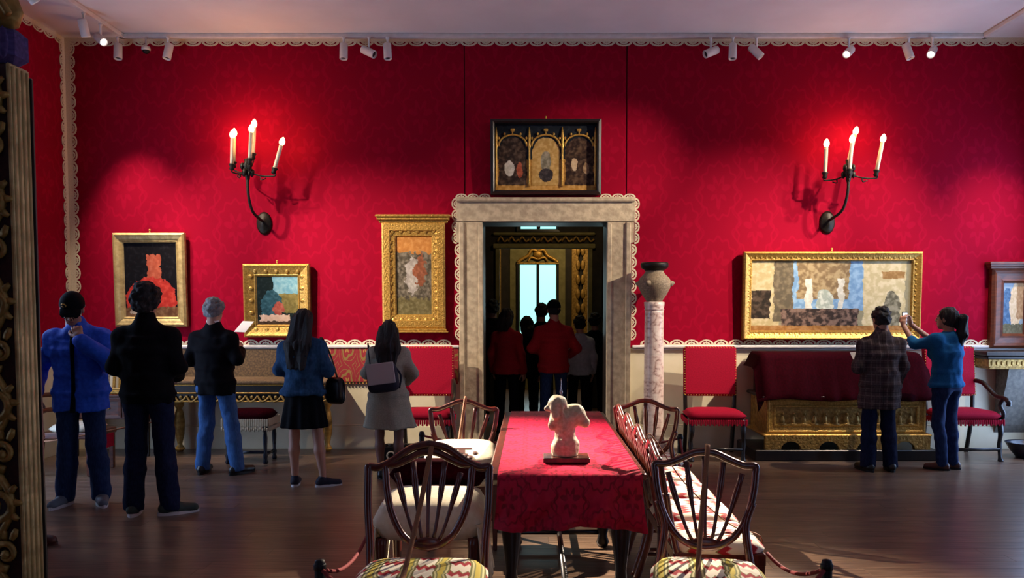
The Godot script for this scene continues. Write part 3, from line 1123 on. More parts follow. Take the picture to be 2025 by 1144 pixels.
func track_lights() -> void:
	var n := 0
	for r in [[Vector3(-4.69, 0, 1.2), Vector3(-4.69, 0, ZW + 0.13)], [Vector3(5.17, 0, 1.2), Vector3(5.17, 0, ZW + 0.13)], [Vector3(-4.69, 0, ZW + 0.13), Vector3(5.17, 0, ZW + 0.13)]]:
		n += 1
		var st := mb()
		var a: Vector3 = r[0]
		var b: Vector3 = r[1]
		bx(st, Vector3(minf(a.x, b.x) - 0.03, CEIL - 0.05, minf(a.z, b.z) - 0.03), Vector3(maxf(a.x, b.x) + 0.03, CEIL, maxf(a.z, b.z) + 0.03), 0.008)
		struct("trim_%d" % n, st, M.white_enamel)
	var y := CEIL - 0.05
	var zb := ZW + 0.17
	# on the left track, lighting the pictures on the left
	track_spot(Vector3(-4.69, y, -8.62), Vector3(-4.46, 1.7, ZW), "white track spotlight at far left, nearest the camera of its cluster", 17.0, 25.0)
	track_spot(Vector3(-4.69, y, -7.7), Vector3(-3.0, 1.6, ZW), "white spotlight on the left track just out of the cluster", 24.0, 27.0)
	track_spot(Vector3(-4.69, y, -7.0), Vector3(-1.3, 1.6, ZW), "white spotlight on the left track aimed past the tall gilt frame", 56.0, 20.0)
	track_spot(Vector3(-4.69, y, -8.95), Vector3(0.2, 0.78, -5.3), "white track spotlight at far left with its lamp face glowing white", 520.0, 9.5)
	# along the picture wall
	track_spot(Vector3(-4.72, y, zb), Vector3(-4.62, 2.4, ZW + 0.5), "white track spotlight right of the glowing one at far left")
	track_spot(Vector3(-4.15, y, zb), Vector3(-4.37, 3.0, ZW + 0.5), "white track spotlight right of the small round ceiling camera")
	track_spot(Vector3(-2.15, y, zb), Vector3(-2.15, 3.0, ZW + 0.35), "upright white spotlight, leftmost of the three left of the doorway")
	track_spot(Vector3(-1.86, y, zb), Vector3(-0.6, 3.9, ZW + 0.6), "tilted white spotlight, middle of the three left of the doorway")
	track_spot(Vector3(-1.65, y, zb), Vector3(-1.55, 3.0, ZW + 0.35), "upright white spotlight, rightmost of the three left of the doorway")
	track_spot(Vector3(2.03, y, zb), Vector3(1.0, 4.1, ZW + 0.5), "white spotlight tilted left, leftmost of the three right of the doorway")
	track_spot(Vector3(2.28, y, zb), Vector3(2.2, 3.0, ZW + 0.35), "upright white spotlight, middle of the three right of the doorway")
	track_spot(Vector3(2.55, y, zb), Vector3(3.4, 3.6, ZW + 0.5), "white spotlight tilted right, rightmost of the three right of the doorway")
	track_spot(Vector3(3.6, y, zb), Vector3(-0.55, 0.65, -4.7), "single white spotlight above the right sconce with a bright lamp face", 260.0, 8.0)
	track_spot(Vector3(4.28, y, zb), Vector3(4.6, 3.4, ZW + 0.4), "tilted white spotlight, left one of the right end pair")
	track_spot(Vector3(4.55, y, zb), Vector3(0.9, 0.5, -4.6), "upright white spotlight with a glowing face at the right end", 330.0, 8.5)
	# on the right track, lighting the pictures on the right
	track_spot(Vector3(5.17, y, -7.7), Vector3(3.3, 1.5, ZW), "white spotlight on the right track aimed at the wide picture", 29.0, 28.0)
	track_spot(Vector3(5.17, y, -7.0), Vector3(1.75, 1.7, ZW), "white spotlight on the right track aimed beside the doorway", 56.0, 22.0)
	track_spot(Vector3(5.17, y, -6.4), Vector3(0.5, 3.2, ZW), "white spotlight on the right track aimed at the triptych", 50.0, 10.0)
	track_spot(Vector3(5.17, y, -8.2), Vector3(5.4, 1.8, ZW), "white spotlight on the right track aimed at the corner picture", 14.0, 24.0)
	var t := thing("ceiling_camera", "small round white camera with a dark eye under the ceiling track", "camera", Vector3(-4.4, y, zb))
	var st := mb()
	lathe(st, [[0.01, 0.0], [0.01, -0.1], [0.045, -0.11], [0.05, -0.14], [0.045, -0.15]], 14)
	commit("mount", st, M.white_enamel, t)
	st = mb()
	ball(st, Vector3(0, -0.155, 0), Vector3(0.04, 0.035, 0.04), 12)
	commit("dome", st, M.black_metal, t)

# ---------------------------------------------------------------- the room
func room() -> void:
	# floor of long boards running across the room
	var fl := struct_node("floor")
	var st := mb()
	bx(st, Vector3(XL - 0.3, -0.2, ZW - 0.5), Vector3(XR + 0.3, -0.02, 1.8), 0.0)
	commit("subfloor", st, M.ebony, fl)
	st = mb()
	bx(st, Vector3(XL, -0.021, -3.0), Vector3(XR, 0.0, 1.5), 0.0)
	commit("near_boards", st, M.floor_board_1, fl)
	var lens := [2.4, 3.0, 3.6, 1.8]
	var meshes := []
	var wide := 0.1455
	for l in lens:
		st = mb()
		box(st, Vector3.ZERO, Vector3(l - 0.001, 0.02, wide - 0.0012), 0.0006)
		st.generate_normals()
		meshes.append(st.commit())
	var z := -3.0
	while z > ZW + 0.02:
		var x := XL - rng.randf() * 1.6
		while x < XR:
			var k := rng.randi() % 4
			inst("plank", meshes[k], M["floor_board_%d" % (rng.randi() % 5)], fl, Transform3D(Basis(), Vector3(x + lens[k] * 0.5, -0.01 + rng.randf() * 0.0003, z - wide * 0.5)))
			x += lens[k]
		z -= wide
	st = mb()
	bx(st, Vector3(XL - 0.3, CEIL, ZW - 0.4), Vector3(XR + 0.3, CEIL + 0.2, 1.8), 0.0)
	struct("ceiling", st, M.ceiling_paint)
	# picture wall: three lengths of damask with open joints, over a painted dado
	var wall := struct_node("wall_back")
	var t := 0.12
	for a in [[XL, -0.797, 1.2], [-0.785, 1.09, 2.9], [1.102, XR, 1.2]]:
		st = mb()
		bx(st, Vector3(a[0], a[2], ZW - t), Vector3(a[1], CEIL, ZW), 0.004)
		commit("damask_panel", st, M.red_damask, wall)
	st = mb()
	bx(st, Vector3(XL - 0.3, 0, ZW - 0.45), Vector3(-0.72, CEIL, ZW - t), 0.0)
	bx(st, Vector3(1.03, 0, ZW - 0.45), Vector3(XR + 0.3, CEIL, ZW - t), 0.0)
	bx(st, Vector3(-0.72, 2.75, ZW - 0.45), Vector3(1.03, CEIL, ZW - t), 0.0)
	commit("masonry", st, M.dark_wall, wall)
	st = mb()
	bx(st, Vector3(XL, 0, ZW - t), Vector3(-0.72, 1.2, ZW + 0.006), 0.0)
	bx(st, Vector3(1.03, 0, ZW - t), Vector3(XR, 1.2, ZW + 0.006), 0.0)
	commit("dado", st, M.cream_paint, wall)
	# side and rear walls
	for s in [["wall_left", XL - 0.3, XL], ["wall_right", XR, XR + 0.3]]:
		var o := struct_node(s[0])
		st = mb()
		bx(st, Vector3(s[1], 1.2, ZW - 0.4), Vector3(s[2], CEIL, 1.8), 0.0)
		commit("damask_panel", st, M.red_damask, o)
		st = mb()
		bx(st, Vector3(s[1] - 0.004, 0, ZW - 0.4), Vector3(s[2] + 0.004, 1.2, 1.8), 0.0)
		commit("dado", st, M.cream_paint, o)
	st = mb()
	bx(st, Vector3(XL - 0.3, 0, 1.5), Vector3(XR + 0.3, CEIL, 1.8), 0.0)
	struct("wall_rear", st, M.red_damask)
	# skirting and dado rail
	for s in [["left", XL, -0.86], ["right", 1.17, XR]]:
		st = mb()
		bx(st, Vector3(s[1], 0, ZW), Vector3(s[2], 0.27, ZW + 0.028), 0.003)
		bx(st, Vector3(s[1], 0.27, ZW), Vector3(s[2], 0.293, ZW + 0.018), 0.006)
		struct("baseboard_back" if s[0] == "left" else "baseboard_back_right", st, M.cream_paint)
	st = mb()
	bx(st, Vector3(XL, 0, ZW), Vector3(XL + 0.028, 0.27, 1.5), 0.003)
	struct("baseboard_left", st, M.cream_paint)
	st = mb()
	bx(st, Vector3(XR - 0.028, 0, ZW), Vector3(XR, 0.27, 1.5), 0.003)
	struct("baseboard_right", st, M.cream_paint)
	st = mb()
	for s in [[XL, -0.86], [1.17, XR]]:
		bx(st, Vector3(s[0], 1.175, ZW), Vector3(s[1], 1.2, ZW + 0.03), 0.006)
		bx(st, Vector3(s[0], 1.2, ZW), Vector3(s[1], 1.232, ZW + 0.06), 0.008)
	bx(st, Vector3(XL, 1.2, ZW), Vector3(XL + 0.05, 1.232, 1.5), 0.008)
	bx(st, Vector3(XR - 0.05, 1.2, ZW), Vector3(XR, 1.232, 1.5), 0.008)
	struct("trim_4", st, M.white_enamel)

func lace_strip(st: SurfaceTool, a: Vector3, b: Vector3, out: Vector3, face: Vector3, band: float, pitch: float, deep: float) -> void:
	# a woven band from a to b with a row of open scallops standing out of its edge
	var run := b - a
	var l := run.length()
	var n := maxi(1, roundi(l / pitch))
	var p := l / n
	var xf := Transform3D(Basis(run.normalized(), out, face), a)
	var th := 0.006
	if xf.basis.determinant() < 0.0:
		xf = Transform3D(Basis(-run.normalized(), out, face), b)
	if band > 0.0:
		box(st, Vector3(l * 0.5, band * 0.5, th * 0.5), Vector3(l, band, th), 0.001, xf)
	for i in n:
		var c := Vector2((i + 0.5) * p, band)
		for ring in [[1.0, 0.7], [0.5, 0.22]]:
			var poly := PackedVector2Array()
			for k in 9:
				var w := PI * k / 8
				poly.append(c + Vector2(cos(w) * p * 0.5, sin(w) * deep) * ring[0])
			for k in range(8, -1, -1):
				var w := PI * k / 8
				poly.append(c + Vector2(cos(w) * p * 0.5, sin(w) * deep) * ring[1])
			extrude(st, poly, th, xf)
		box(st, Vector3(c.x, band + deep * 0.45, th * 0.5), Vector3(0.008, deep * 0.9, th), 0.001, xf)

func lace_trims() -> void:
	var n := 5
	for a in [
		[Vector3(XL, CEIL, ZW + 0.002), Vector3(XR, CEIL, ZW + 0.002), Vector3.DOWN, Vector3.BACK, 0.05, 0.2, 0.05],
		[Vector3(XL + 0.002, CEIL, ZW), Vector3(XL + 0.002, CEIL, 1.5), Vector3.DOWN, Vector3.RIGHT, 0.05, 0.2, 0.05],
		[Vector3(XR - 0.002, CEIL, ZW), Vector3(XR - 0.002, CEIL, 1.5), Vector3.DOWN, Vector3.LEFT, 0.05, 0.2, 0.05],
		[Vector3(XL, 1.235, ZW + 0.004), Vector3(XL, CEIL - 0.05, ZW + 0.004), Vector3.RIGHT, Vector3.BACK, 0.075, 0.15, 0.05],
		[Vector3(XL + 0.004, 1.235, ZW), Vector3(XL + 0.004, CEIL - 0.05, ZW), Vector3.BACK, Vector3.RIGHT, 0.06, 0.15, 0.05],
		[Vector3(XL + 0.1, 1.232, ZW + 0.004), Vector3(-0.96, 1.232, ZW + 0.004), Vector3.UP, Vector3.BACK, 0.012, 0.175, 0.055],
		[Vector3(1.27, 1.232, ZW + 0.004), Vector3(XR, 1.232, ZW + 0.004), Vector3.UP, Vector3.BACK, 0.012, 0.175, 0.055],
		[Vector3(-0.887, 2.42, ZW + 0.004), Vector3(-0.887, 2.955, ZW + 0.004), Vector3.LEFT, Vector3.BACK, 0.01, 0.14, 0.05],
		[Vector3(-0.85, 1.29, ZW + 0.004), Vector3(-0.85, 2.42, ZW + 0.004), Vector3.LEFT, Vector3.BACK, 0.01, 0.14, 0.055],
		[Vector3(1.195, 2.42, ZW + 0.004), Vector3(1.195, 2.955, ZW + 0.004), Vector3.RIGHT, Vector3.BACK, 0.01, 0.14, 0.05],
		[Vector3(1.16, 1.29, ZW + 0.004), Vector3(1.16, 2.42, ZW + 0.004), Vector3.RIGHT, Vector3.BACK, 0.01, 0.14, 0.055],
		[Vector3(-0.9, 2.955, ZW + 0.004), Vector3(-0.49, 2.955, ZW + 0.004), Vector3.UP, Vector3.BACK, 0.01, 0.14, 0.04],
		[Vector3(0.79, 2.955, ZW + 0.004), Vector3(1.205, 2.955, ZW + 0.004), Vector3.UP, Vector3.BACK, 0.01, 0.14, 0.04]]:
		var st := mb()
		lace_strip(st, a[0], a[1], a[2], a[3], a[4], a[5], a[6])
		struct("trim_%d" % n, st, M.lace)
		n += 1

func doorway() -> void:
	# carved stone architrave with ears, in a deep reveal
	var d := struct_node("door_1")
	var st := mb()
	box(st, Vector3(0.154, 2.815, ZW + 0.02), Vector3(2.082, 0.28, 0.1), 0.006)
	commit("lintel", st, M.travertine, d)
	st = mb()
	box(st, Vector3(0.154, 2.925, ZW + 0.045), Vector3(2.082, 0.05, 0.13), 0.012)
	commit("cornice", st, M.travertine, d)
	for s in [-1.0, 1.0]:
		var inner: float = 0.145 + 0.726 * s
		st = mb()
		bx(st, Vector3(minf(inner, inner + 0.27 * s), 0.0, ZW - 0.03), Vector3(maxf(inner, inner + 0.27 * s), 2.673, ZW + 0.06), 0.006)
		commit("jamb", st, M.travertine, d)
		st = mb()
		var e: float = inner + 0.27 * s
		bx(st, Vector3(minf(e, e + 0.04 * s), 2.43, ZW - 0.03), Vector3(maxf(e, e + 0.04 * s), 2.672, ZW + 0.06), 0.006)
		commit("ear", st, M.travertine, d)
		st = mb()
		bx(st, Vector3(minf(inner - 0.002 * s, inner + 0.05 * s), 0.0, ZW + 0.05), Vector3(maxf(inner - 0.002 * s, inner + 0.05 * s), 2.66, ZW + 0.075), 0.01)
		bx(st, Vector3(minf(inner + 0.215 * s, inner + 0.275 * s), 0.0, ZW + 0.05), Vector3(maxf(inner + 0.215 * s, inner + 0.275 * s), 2.67, ZW + 0.085), 0.012)
		commit("bead", st, M.travertine, d)
		st = mb()
		bx(st, Vector3(minf(inner, inner + 0.16 * s), 0.0, ZW - 0.48), Vector3(maxf(inner, inner + 0.16 * s), 2.7, ZW - 0.03), 0.004)
		commit("reveal", st, M.dark_oak, d)
	st = mb()
	bx(st, Vector3(-0.6, 2.673, ZW - 0.48), Vector3(0.89, 2.76, ZW - 0.03), 0.004)
	commit("soffit", st, M.dark_oak, d)

func far_rooms() -> void:
	# the gallery beyond the door and the room behind it
	var z1 := ZW - 0.45
	var z2 := -13.6
	var z3 := -17.0
	var st := mb()
	bx(st, Vector3(-4.0, -0.2, z3 - 0.3), Vector3(4.5, -0.003, z1), 0.0)
	struct("floor_beyond", st, M.floor_board_0)
	st = mb()
	bx(st, Vector3(-4.0, 4.3, z3 - 0.3), Vector3(4.5, 4.5, z1), 0.0)
	struct("ceiling_beyond", st, M.olive_wall)
	var k := 0
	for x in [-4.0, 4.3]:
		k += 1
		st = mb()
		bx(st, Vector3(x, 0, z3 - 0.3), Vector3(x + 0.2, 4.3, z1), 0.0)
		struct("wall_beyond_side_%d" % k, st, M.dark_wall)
	var w := struct_node("wall_beyond_middle")
	st = mb()
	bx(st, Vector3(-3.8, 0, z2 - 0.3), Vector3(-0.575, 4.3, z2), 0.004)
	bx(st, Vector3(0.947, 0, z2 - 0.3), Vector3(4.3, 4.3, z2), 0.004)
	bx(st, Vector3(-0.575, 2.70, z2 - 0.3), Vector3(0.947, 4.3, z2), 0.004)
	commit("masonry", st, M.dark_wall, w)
	st = mb()
	bx(st, Vector3(-0.62, 0, z2 - 0.05), Vector3(-0.55, 2.7, z2 + 0.05), 0.01)
	bx(st, Vector3(0.93, 0, z2 - 0.05), Vector3(1.0, 2.7, z2 + 0.05), 0.01)
	bx(st, Vector3(-0.66, 2.68, z2 - 0.05), Vector3(1.05, 2.76, z2 + 0.06), 0.012)
	bx(st, Vector3(-0.66, 2.9, z2 - 0.05), Vector3(1.05, 2.95, z2 + 0.05), 0.016)
	commit("architrave", st, M.olive_wall, w)
	st = mb()
	for i in 9:
		var x := -0.5 + i * 0.18
		tube(st, curve([Vector3(x - 0.09, 2.8, z2 + 0.02), Vector3(x - 0.03, 2.87, z2 + 0.03), Vector3(x + 0.03, 2.8, z2 + 0.03), Vector3(x + 0.09, 2.84, z2 + 0.02)], 4), 0.018, 6)
	commit("frieze_carving", st, M.old_gilt, w)
	far_window(6, Vector3(0.1, 3.34, z2 + 0.02), Vector2(0.62, 0.66), 0.25)
	far_window(7, Vector3(1.55, 1.98, z2 + 0.02), Vector2(0.68, 0.78), 0.3)
	w = struct_node("wall_beyond_end")
	st = mb()
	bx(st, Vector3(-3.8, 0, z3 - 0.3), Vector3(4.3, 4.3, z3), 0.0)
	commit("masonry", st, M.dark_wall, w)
	st = mb()
	bx(st, Vector3(-0.476, 0, z3), Vector3(0.687, 3.3, z3 + 0.03), 0.008)
	commit("olive_panel", st, M.olive_wall, w)
	st = mb()
	for x in [-0.8, 0.82, 1.05]:
		bx(st, Vector3(x, 0, z3), Vector3(x + 0.14, 3.4, z3 + 0.05), 0.01)
	for j in 8:
		for s in [-1, 1]:
			ball(st, Vector3(1.0 + 0.05 * s, 0.8 + j * 0.3, z3 + 0.06), Vector3(0.05, 0.11, 0.02), 8)
	commit("carved_pilaster", st, M.old_gilt, w)
	st = mb()
	for s in [-1.0, 1.0]:
		tube(st, curve([Vector3(0.11, 2.88, z3 + 0.06), Vector3(0.11 + 0.12 * s, 2.92, z3 + 0.06), Vector3(0.11 + 0.2 * s, 2.8, z3 + 0.06), Vector3(0.11 + 0.34 * s, 2.72, z3 + 0.06), Vector3(0.11 + 0.42 * s, 2.66, z3 + 0.06)], 5), 0.035, 7)
		tube(st, curve([Vector3(0.11, 2.72, z3 + 0.06), Vector3(0.11 + 0.14 * s, 2.76, z3 + 0.06), Vector3(0.11 + 0.2 * s, 2.68, z3 + 0.06)], 5), 0.025, 7)
	ball(st, Vector3(0.11, 2.83, z3 + 0.06), Vector3(0.1, 0.08, 0.04), 10)
	bx(st, Vector3(-0.33, 2.62, z3 + 0.02), Vector3(0.55, 2.66, z3 + 0.08), 0.01)
	commit("carved_cresting", st, M.gilt, w)
	for z in [-11.9, -15.4]:
		var t := thing("hanging_lantern", "brass hanging lantern in the next gallery, out of sight above the lintel" if z > -13.0 else "brass hanging lantern in the farthest room", "lantern", Vector3(0.7, 4.3, z))
		st = mb()
		lathe(st, [[0.03, 0.0], [0.03, -0.02], [0.006, -0.03], [0.006, -0.4], [0.09, -0.44], [0.1, -0.46], [0.004, -0.47]], 14)
		commit("chain_and_cap", st, M.gilt, t)
		st = mb()
		ball(st, Vector3(0, -0.55, 0), Vector3(0.09, 0.1, 0.09), 14)
		commit("lamp_globe", st, M.lamp_globe, t)
		var l := OmniLight3D.new()
		l.name = "lantern_light"
		l.light_color = Color("ffd9a0")
		l.light_energy = 0.8 if z > -13.0 else 3.0
		l.light_size = 0.08
		l.omni_range = 12.0
		l.shadow_enabled = true
		l.position = Vector3(0, -0.55, 0)
		t.add_child(l)
	far_window(8, Vector3(0.112, 1.75, z3 + 0.035), Vector2(0.775, 1.72), 1.6)

func far_window(n: int, at: Vector3, size: Vector2, energy: float) -> void:
	var o := struct_node("window_%d" % n)
	o.position = at
	var st := mb()
	frame_sweep(st, size.x + 0.1, size.y + 0.1, [[0.0, 0.0], [0.0, 0.035], [0.04, 0.03], [0.05, 0.0]])
	box(st, Vector3(0, 0, 0.02), Vector3(0.06, size.y, 0.03))
	commit("window_frame", st, M.ebony, o)
	for s in [-1, 1]:
		st = mb()
		box(st, Vector3(size.x * 0.25 * s, 0, 0.008), Vector3(size.x * 0.5 - 0.03, size.y, 0.006), 0.001)
		commit("pane", st, M.window_pane_far, o)
	var l := AreaLight3D.new()
	l.name = "daylight"
	l.area_size = size
	l.light_energy = energy
	l.light_color = Color("dcf3ff")
	l.area_range = 20.0
	l.shadow_enabled = true
	l.position = Vector3(0, 0, 0.06)
	l.rotation.y = PI
	o.add_child(l)

# ---------------------------------------------------------------- pictures and lights on the wall
func picture(label: String, x0: float, x1: float, y0: float, y1: float, rim: float, im: Image, gild: Material, prof: Array, beads := 0, tilt := 1.2) -> Node3D:
	# hangs on the wall between those edges; rim is the width of the moulding
	var w := x1 - x0
	var h := y1 - y0
	var t := thing("framed_picture", label, "painting", Vector3((x0 + x1) * 0.5, (y0 + y1) * 0.5, ZW + 0.012))
	t.rotation_degrees.x = tilt
	t.position.z += 0.5 * h * sin(deg_to_rad(tilt))
	var st := mb()
	frame_sweep(st, w, h, prof)
	var fr := commit("frame", st, gild, t)
	if beads > 0:
		st = mb()
		var hi: float = prof[prof.size() / 2][1]
		for side in 4:
			var across := side % 2 == 0
			var l := (w if across else h) - rim
			var n := int(l / (rim * (0.55 if beads == 1 else 0.8)))
			for i in n:
				var u := (float(i) + 0.5) / n * l - l * 0.5
				var v := ((h if across else w) - rim) * 0.5 * (1 if side < 2 else -1)
				var p := Vector3(u, v, hi) if across else Vector3(v, u, hi)
				var r := Vector3(rim * 0.2, rim * 0.3, 0.012) if across else Vector3(rim * 0.3, rim * 0.2, 0.012)
				ball(st, p, r, 6)
		var b := commit("carving", st, gild, fr)
		b.set_meta("kind", "stuff")
	var cw := w - 2.0 * rim + 0.01
	var ch := h - 2.0 * rim + 0.01
	st = mb()
	emit(st, PackedVector3Array([Vector3(-cw, -ch, 0.05) * 0.5 + Vector3(0, 0, -0.005), Vector3(-cw, ch, 0.05) * 0.5 + Vector3(0, 0, -0.005), Vector3(cw, ch, 0.05) * 0.5 + Vector3(0, 0, -0.005), Vector3(cw, -ch, 0.05) * 0.5 + Vector3(0, 0, -0.005)]), PackedInt32Array([0, 1, 2, 0, 2, 3]), false, PackedVector2Array([Vector2(0, 1), Vector2(0, 0), Vector2(1, 0), Vector2(1, 1)]), false)
	box(st, Vector3(0, 0, 0.009), Vector3(cw, ch, 0.018), 0.001)
	var m := image_mat("picture_%d" % M.size(), im, 0.7)
	m.metallic_specular = 0.2
	commit("canvas", st, m, t)
	st = mb()
	tube(st, [Vector3(0, h * 0.5 - 0.01, 0.01), Vector3(0, h * 0.5 + 0.03, 0.008)], 0.008, 6)
	ball(st, Vector3(0, h * 0.5 + 0.035, 0.008), Vector3(0.014, 0.014, 0.01), 8)
	commit("hook", st, M.gilt, t)
	return t

func pictures() -> void:
	var plain := [[0.0, 0.0], [0.0, 0.05], [0.025, 0.07], [0.04, 0.06], [0.07, 0.05], [0.09, 0.035], [0.1, 0.04], [0.115, 0.02], [0.115, 0.0]]
	picture("upright picture with a red mass on near black in a plain gilt frame", -4.885, -4.048, 1.453, 2.544, 0.115, canvas(128, 176, "100d10",
		[["r", 0.56, 0.32, 0.13, 0.16, "a04a34", "b85a3e"], ["o", 0.5, 0.76, 0.48, 0.3, "a32a22", "c23a2c"], ["r", 0.5, 0.95, 0.6, 0.09, "5a3a26", "7c5838"], ["o", 0.2, 0.92, 0.12, 0.05, "9c8672", "b8a48c"]], 0.05, 0.5, 3), M.pale_gilt, plain)
	picture("small picture of teal, rose and pale blue in a carved gilt frame", -3.374, -2.601, 1.328, 2.184, 0.15, canvas(112, 136, "15201f",
		[["r", 0.78, 0.25, 0.4, 0.3, "6d9fae", "8fb9bd"], ["r", 0.85, 0.55, 0.3, 0.2, "6f6436", "8a7b44"], ["o", 0.36, 0.62, 0.26, 0.34, "27474f", "37606a"], ["o", 0.52, 0.66, 0.14, 0.14, "a0483c", "b4604c"], ["r", 0.42, 0.86, 0.36, 0.07, "d0aa8c", "e0c0a4"], ["r", 0.5, 0.97, 0.6, 0.05, "3a2a20", "4a3628"]], 0.06, 0.5, 4), M.gilt,
		[[0.0, 0.0], [0.0, 0.06], [0.02, 0.075], [0.05, 0.06], [0.09, 0.045], [0.12, 0.035], [0.13, 0.04], [0.15, 0.018], [0.15, 0.0]], 2)
	# tall tabernacle frame
	var t := picture("tall narrow picture of ochre and grey in a corniced gilt tabernacle frame", -1.755, -1.02, 1.43, 2.66, 0.165, canvas(96, 192, "6a5a3c",
		[["r", 0.5, 0.1, 0.6, 0.14, "b5763a", "c98a48"], ["r", 0.5, 0.5, 0.6, 0.3, "4a4438", "7c7260"], ["o", 0.45, 0.5, 0.2, 0.24, "9a9186", "b8b0a4"], ["o", 0.68, 0.42, 0.16, 0.2, "7a4a34", "96583c"], ["r", 0.5, 0.9, 0.6, 0.12, "5e5636", "766c48"]], 0.12, 0.7, 5), M.gilt,
		[[0.0, 0.0], [0.0, 0.05], [0.02, 0.06], [0.09, 0.06], [0.1, 0.045], [0.15, 0.04], [0.165, 0.018], [0.165, 0.0]], 1, 0.6)
	var st := mb()
	for a in [[0.0, 0.80, 0.05, 0.035], [0.03, 0.84, 0.08, 0.035], [0.062, 0.87, 0.1, 0.03]]:
		box(st, Vector3(0, 0.615 + a[0] + 0.017, a[2] * 0.5), Vector3(a[1], a[3], a[2]), 0.008)
	commit("cornice", st, M.gilt, t)
	st = mb()
	box(st, Vector3(0, -0.632, 0.04), Vector3(0.76, 0.03, 0.08), 0.008)
	box(st, Vector3(0, -0.655, 0.05), Vector3(0.8, 0.02, 0.1), 0.006)
	commit("base_moulding", st, M.gilt, t)
	# three-part panel over the door, in a black box frame
	t = picture("wide three-arched gold panel in a black frame above the doorway", -0.483, 0.792, 2.985, 3.843, 0.055, canvas(240, 156, "1a2028",
		[["r", 0.5, 0.96, 0.6, 0.06, "a97c3c", "c09350"], ["r", 0.5, 0.72, 0.5, 0.2, "8a6632", "a87e40"], ["a", 0.17, 0.55, 0.14, 0.36, "2a211e", "4c3c30"], ["o", 0.14, 0.66, 0.05, 0.12, "a8a294", "c4beb0"], ["o", 0.24, 0.68, 0.03, 0.12, "86402c", "a0523a"], ["a", 0.5, 0.55, 0.14, 0.36, "a58248", "bc9a5c"], ["o", 0.5, 0.56, 0.05, 0.16, "6a6452", "8c8570"], ["o", 0.5, 0.76, 0.07, 0.1, "2e2a2c", "463e3c"], ["a", 0.83, 0.55, 0.14, 0.36, "2c201d", "54402f"], ["o", 0.78, 0.6, 0.03, 0.1, "b49a78", "c8b08e"], ["o", 0.9, 0.66, 0.03, 0.09, "7c6248", "9c805e"]], 0.014, 0.8, 6), M.ebony,
		[[0.0, 0.0], [0.0, 0.1], [0.03, 0.11], [0.045, 0.1], [0.055, 0.04], [0.055, 0.0]], 0, 2.0)
	for x in [-0.385, 0.0, 0.385]:
		st = mb()
		var arch := []
		for i in 13:
			var a := PI * i / 12
			arch.append(Vector3(x + cos(a) * 0.165, 0.13 + sin(a) * 0.13, 0.03))
		tube(st, arch, 0.012, 6)
		for i in [2, 4, 8, 10]:
			ball(st, arch[i] + Vector3(cos(PI * i / 12) * 0.02, 0.025, 0.004), Vector3(0.014, 0.02, 0.012), 6)
		box(st, Vector3(x, 0.315, 0.03), Vector3(0.05, 0.035, 0.02), 0.006)
		box(st, Vector3(x, 0.285, 0.03), Vector3(0.014, 0.04, 0.014), 0.003)
		commit("gilded_arch", st, M.gilt, t)
	for x in [-0.575, -0.192, 0.192, 0.575]:
		st = mb()
		lathe(st, [[0.018, -0.33], [0.012, -0.28], [0.012, 0.1], [0.02, 0.13], [0.014, 0.16], [0.018, 0.25], [0.004, 0.35]], 8, Transform3D(Basis(), Vector3(x, 0, 0.032)))
		commit("gilded_column", st, M.gilt, t)
	picture("long picture of pale buildings under blue sky in a gilt frame", 2.457, 4.535, 1.298, 2.325, 0.108, canvas(288, 140, "8a8468",
		[["r", 0.5, 0.3, 0.28, 0.4, "6f93b4", "88aac4"], ["r", 0.07, 0.45, 0.1, 0.6, "b3a376", "c4b58c"], ["r", 0.06, 0.62, 0.06, 0.2, "2c2620", "4a3c30"], ["r", 0.2, 0.36, 0.06, 0.5, "5c5444", "72664f"], ["r", 0.45, 0.24, 0.16, 0.3, "7a664a", "a08c66"], ["r", 0.36, 0.55, 0.02, 0.3, "c2c0ae", "d2d0c0"], ["r", 0.56, 0.55, 0.02, 0.3, "c2c0ae", "d2d0c0"], ["a", 0.46, 0.6, 0.05, 0.2, "c4cabc", "98a294"], ["r", 0.83, 0.4, 0.13, 0.6, "b8a97e", "cbbd94"], ["r", 0.88, 0.2, 0.07, 0.05, "8c6a3e", "a07c4c"], ["a", 0.88, 0.68, 0.05, 0.26, "5a5644", "88826a"], ["r", 0.5, 0.97, 0.6, 0.05, "8c6234", "a37848"], ["r", 0.43, 0.8, 0.24, 0.12, "352c28", "786052"]], 0.018, 1.2, 7), M.gilt,
		[[0.0, 0.0], [0.0, 0.07], [0.02, 0.085], [0.04, 0.07], [0.075, 0.05], [0.095, 0.05], [0.108, 0.02], [0.108, 0.0]], 1)
	t = picture("picture of blue and cream in a dark wood frame over the mantel shelf", 5.36, 5.93, 1.2, 2.13, 0.17, canvas(96, 160, "8fa0aa",
		[["o", 0.2, 0.5, 0.3, 0.4, "46607c", "5a7894"], ["o", 0.6, 0.45, 0.3, 0.45, "c8ac84", "dcc4a0"], ["r", 0.85, 0.3, 0.2, 0.4, "a07c58", "b8946c"], ["r", 0.5, 0.92, 0.6, 0.12, "5c5a46", "706c54"]], 0.06, 0.5, 8), M.walnut,
		[[0.0, 0.0], [0.0, 0.06], [0.03, 0.08], [0.06, 0.06], [0.12, 0.05], [0.14, 0.055], [0.17, 0.02], [0.17, 0.0]], 0, 0.0)
	st = mb()
	for a in [[0.0, 0.62, 0.08], [0.025, 0.66, 0.11], [0.05, 0.69, 0.13]]:
		box(st, Vector3(0.0 - (a[1] - 0.57) * 0.25, 0.477 + a[0], a[2] * 0.5), Vector3(0.57 + (a[1] - 0.57) * 0.5, 0.03, a[2]), 0.006)
	commit("cornice", st, M.walnut, t)

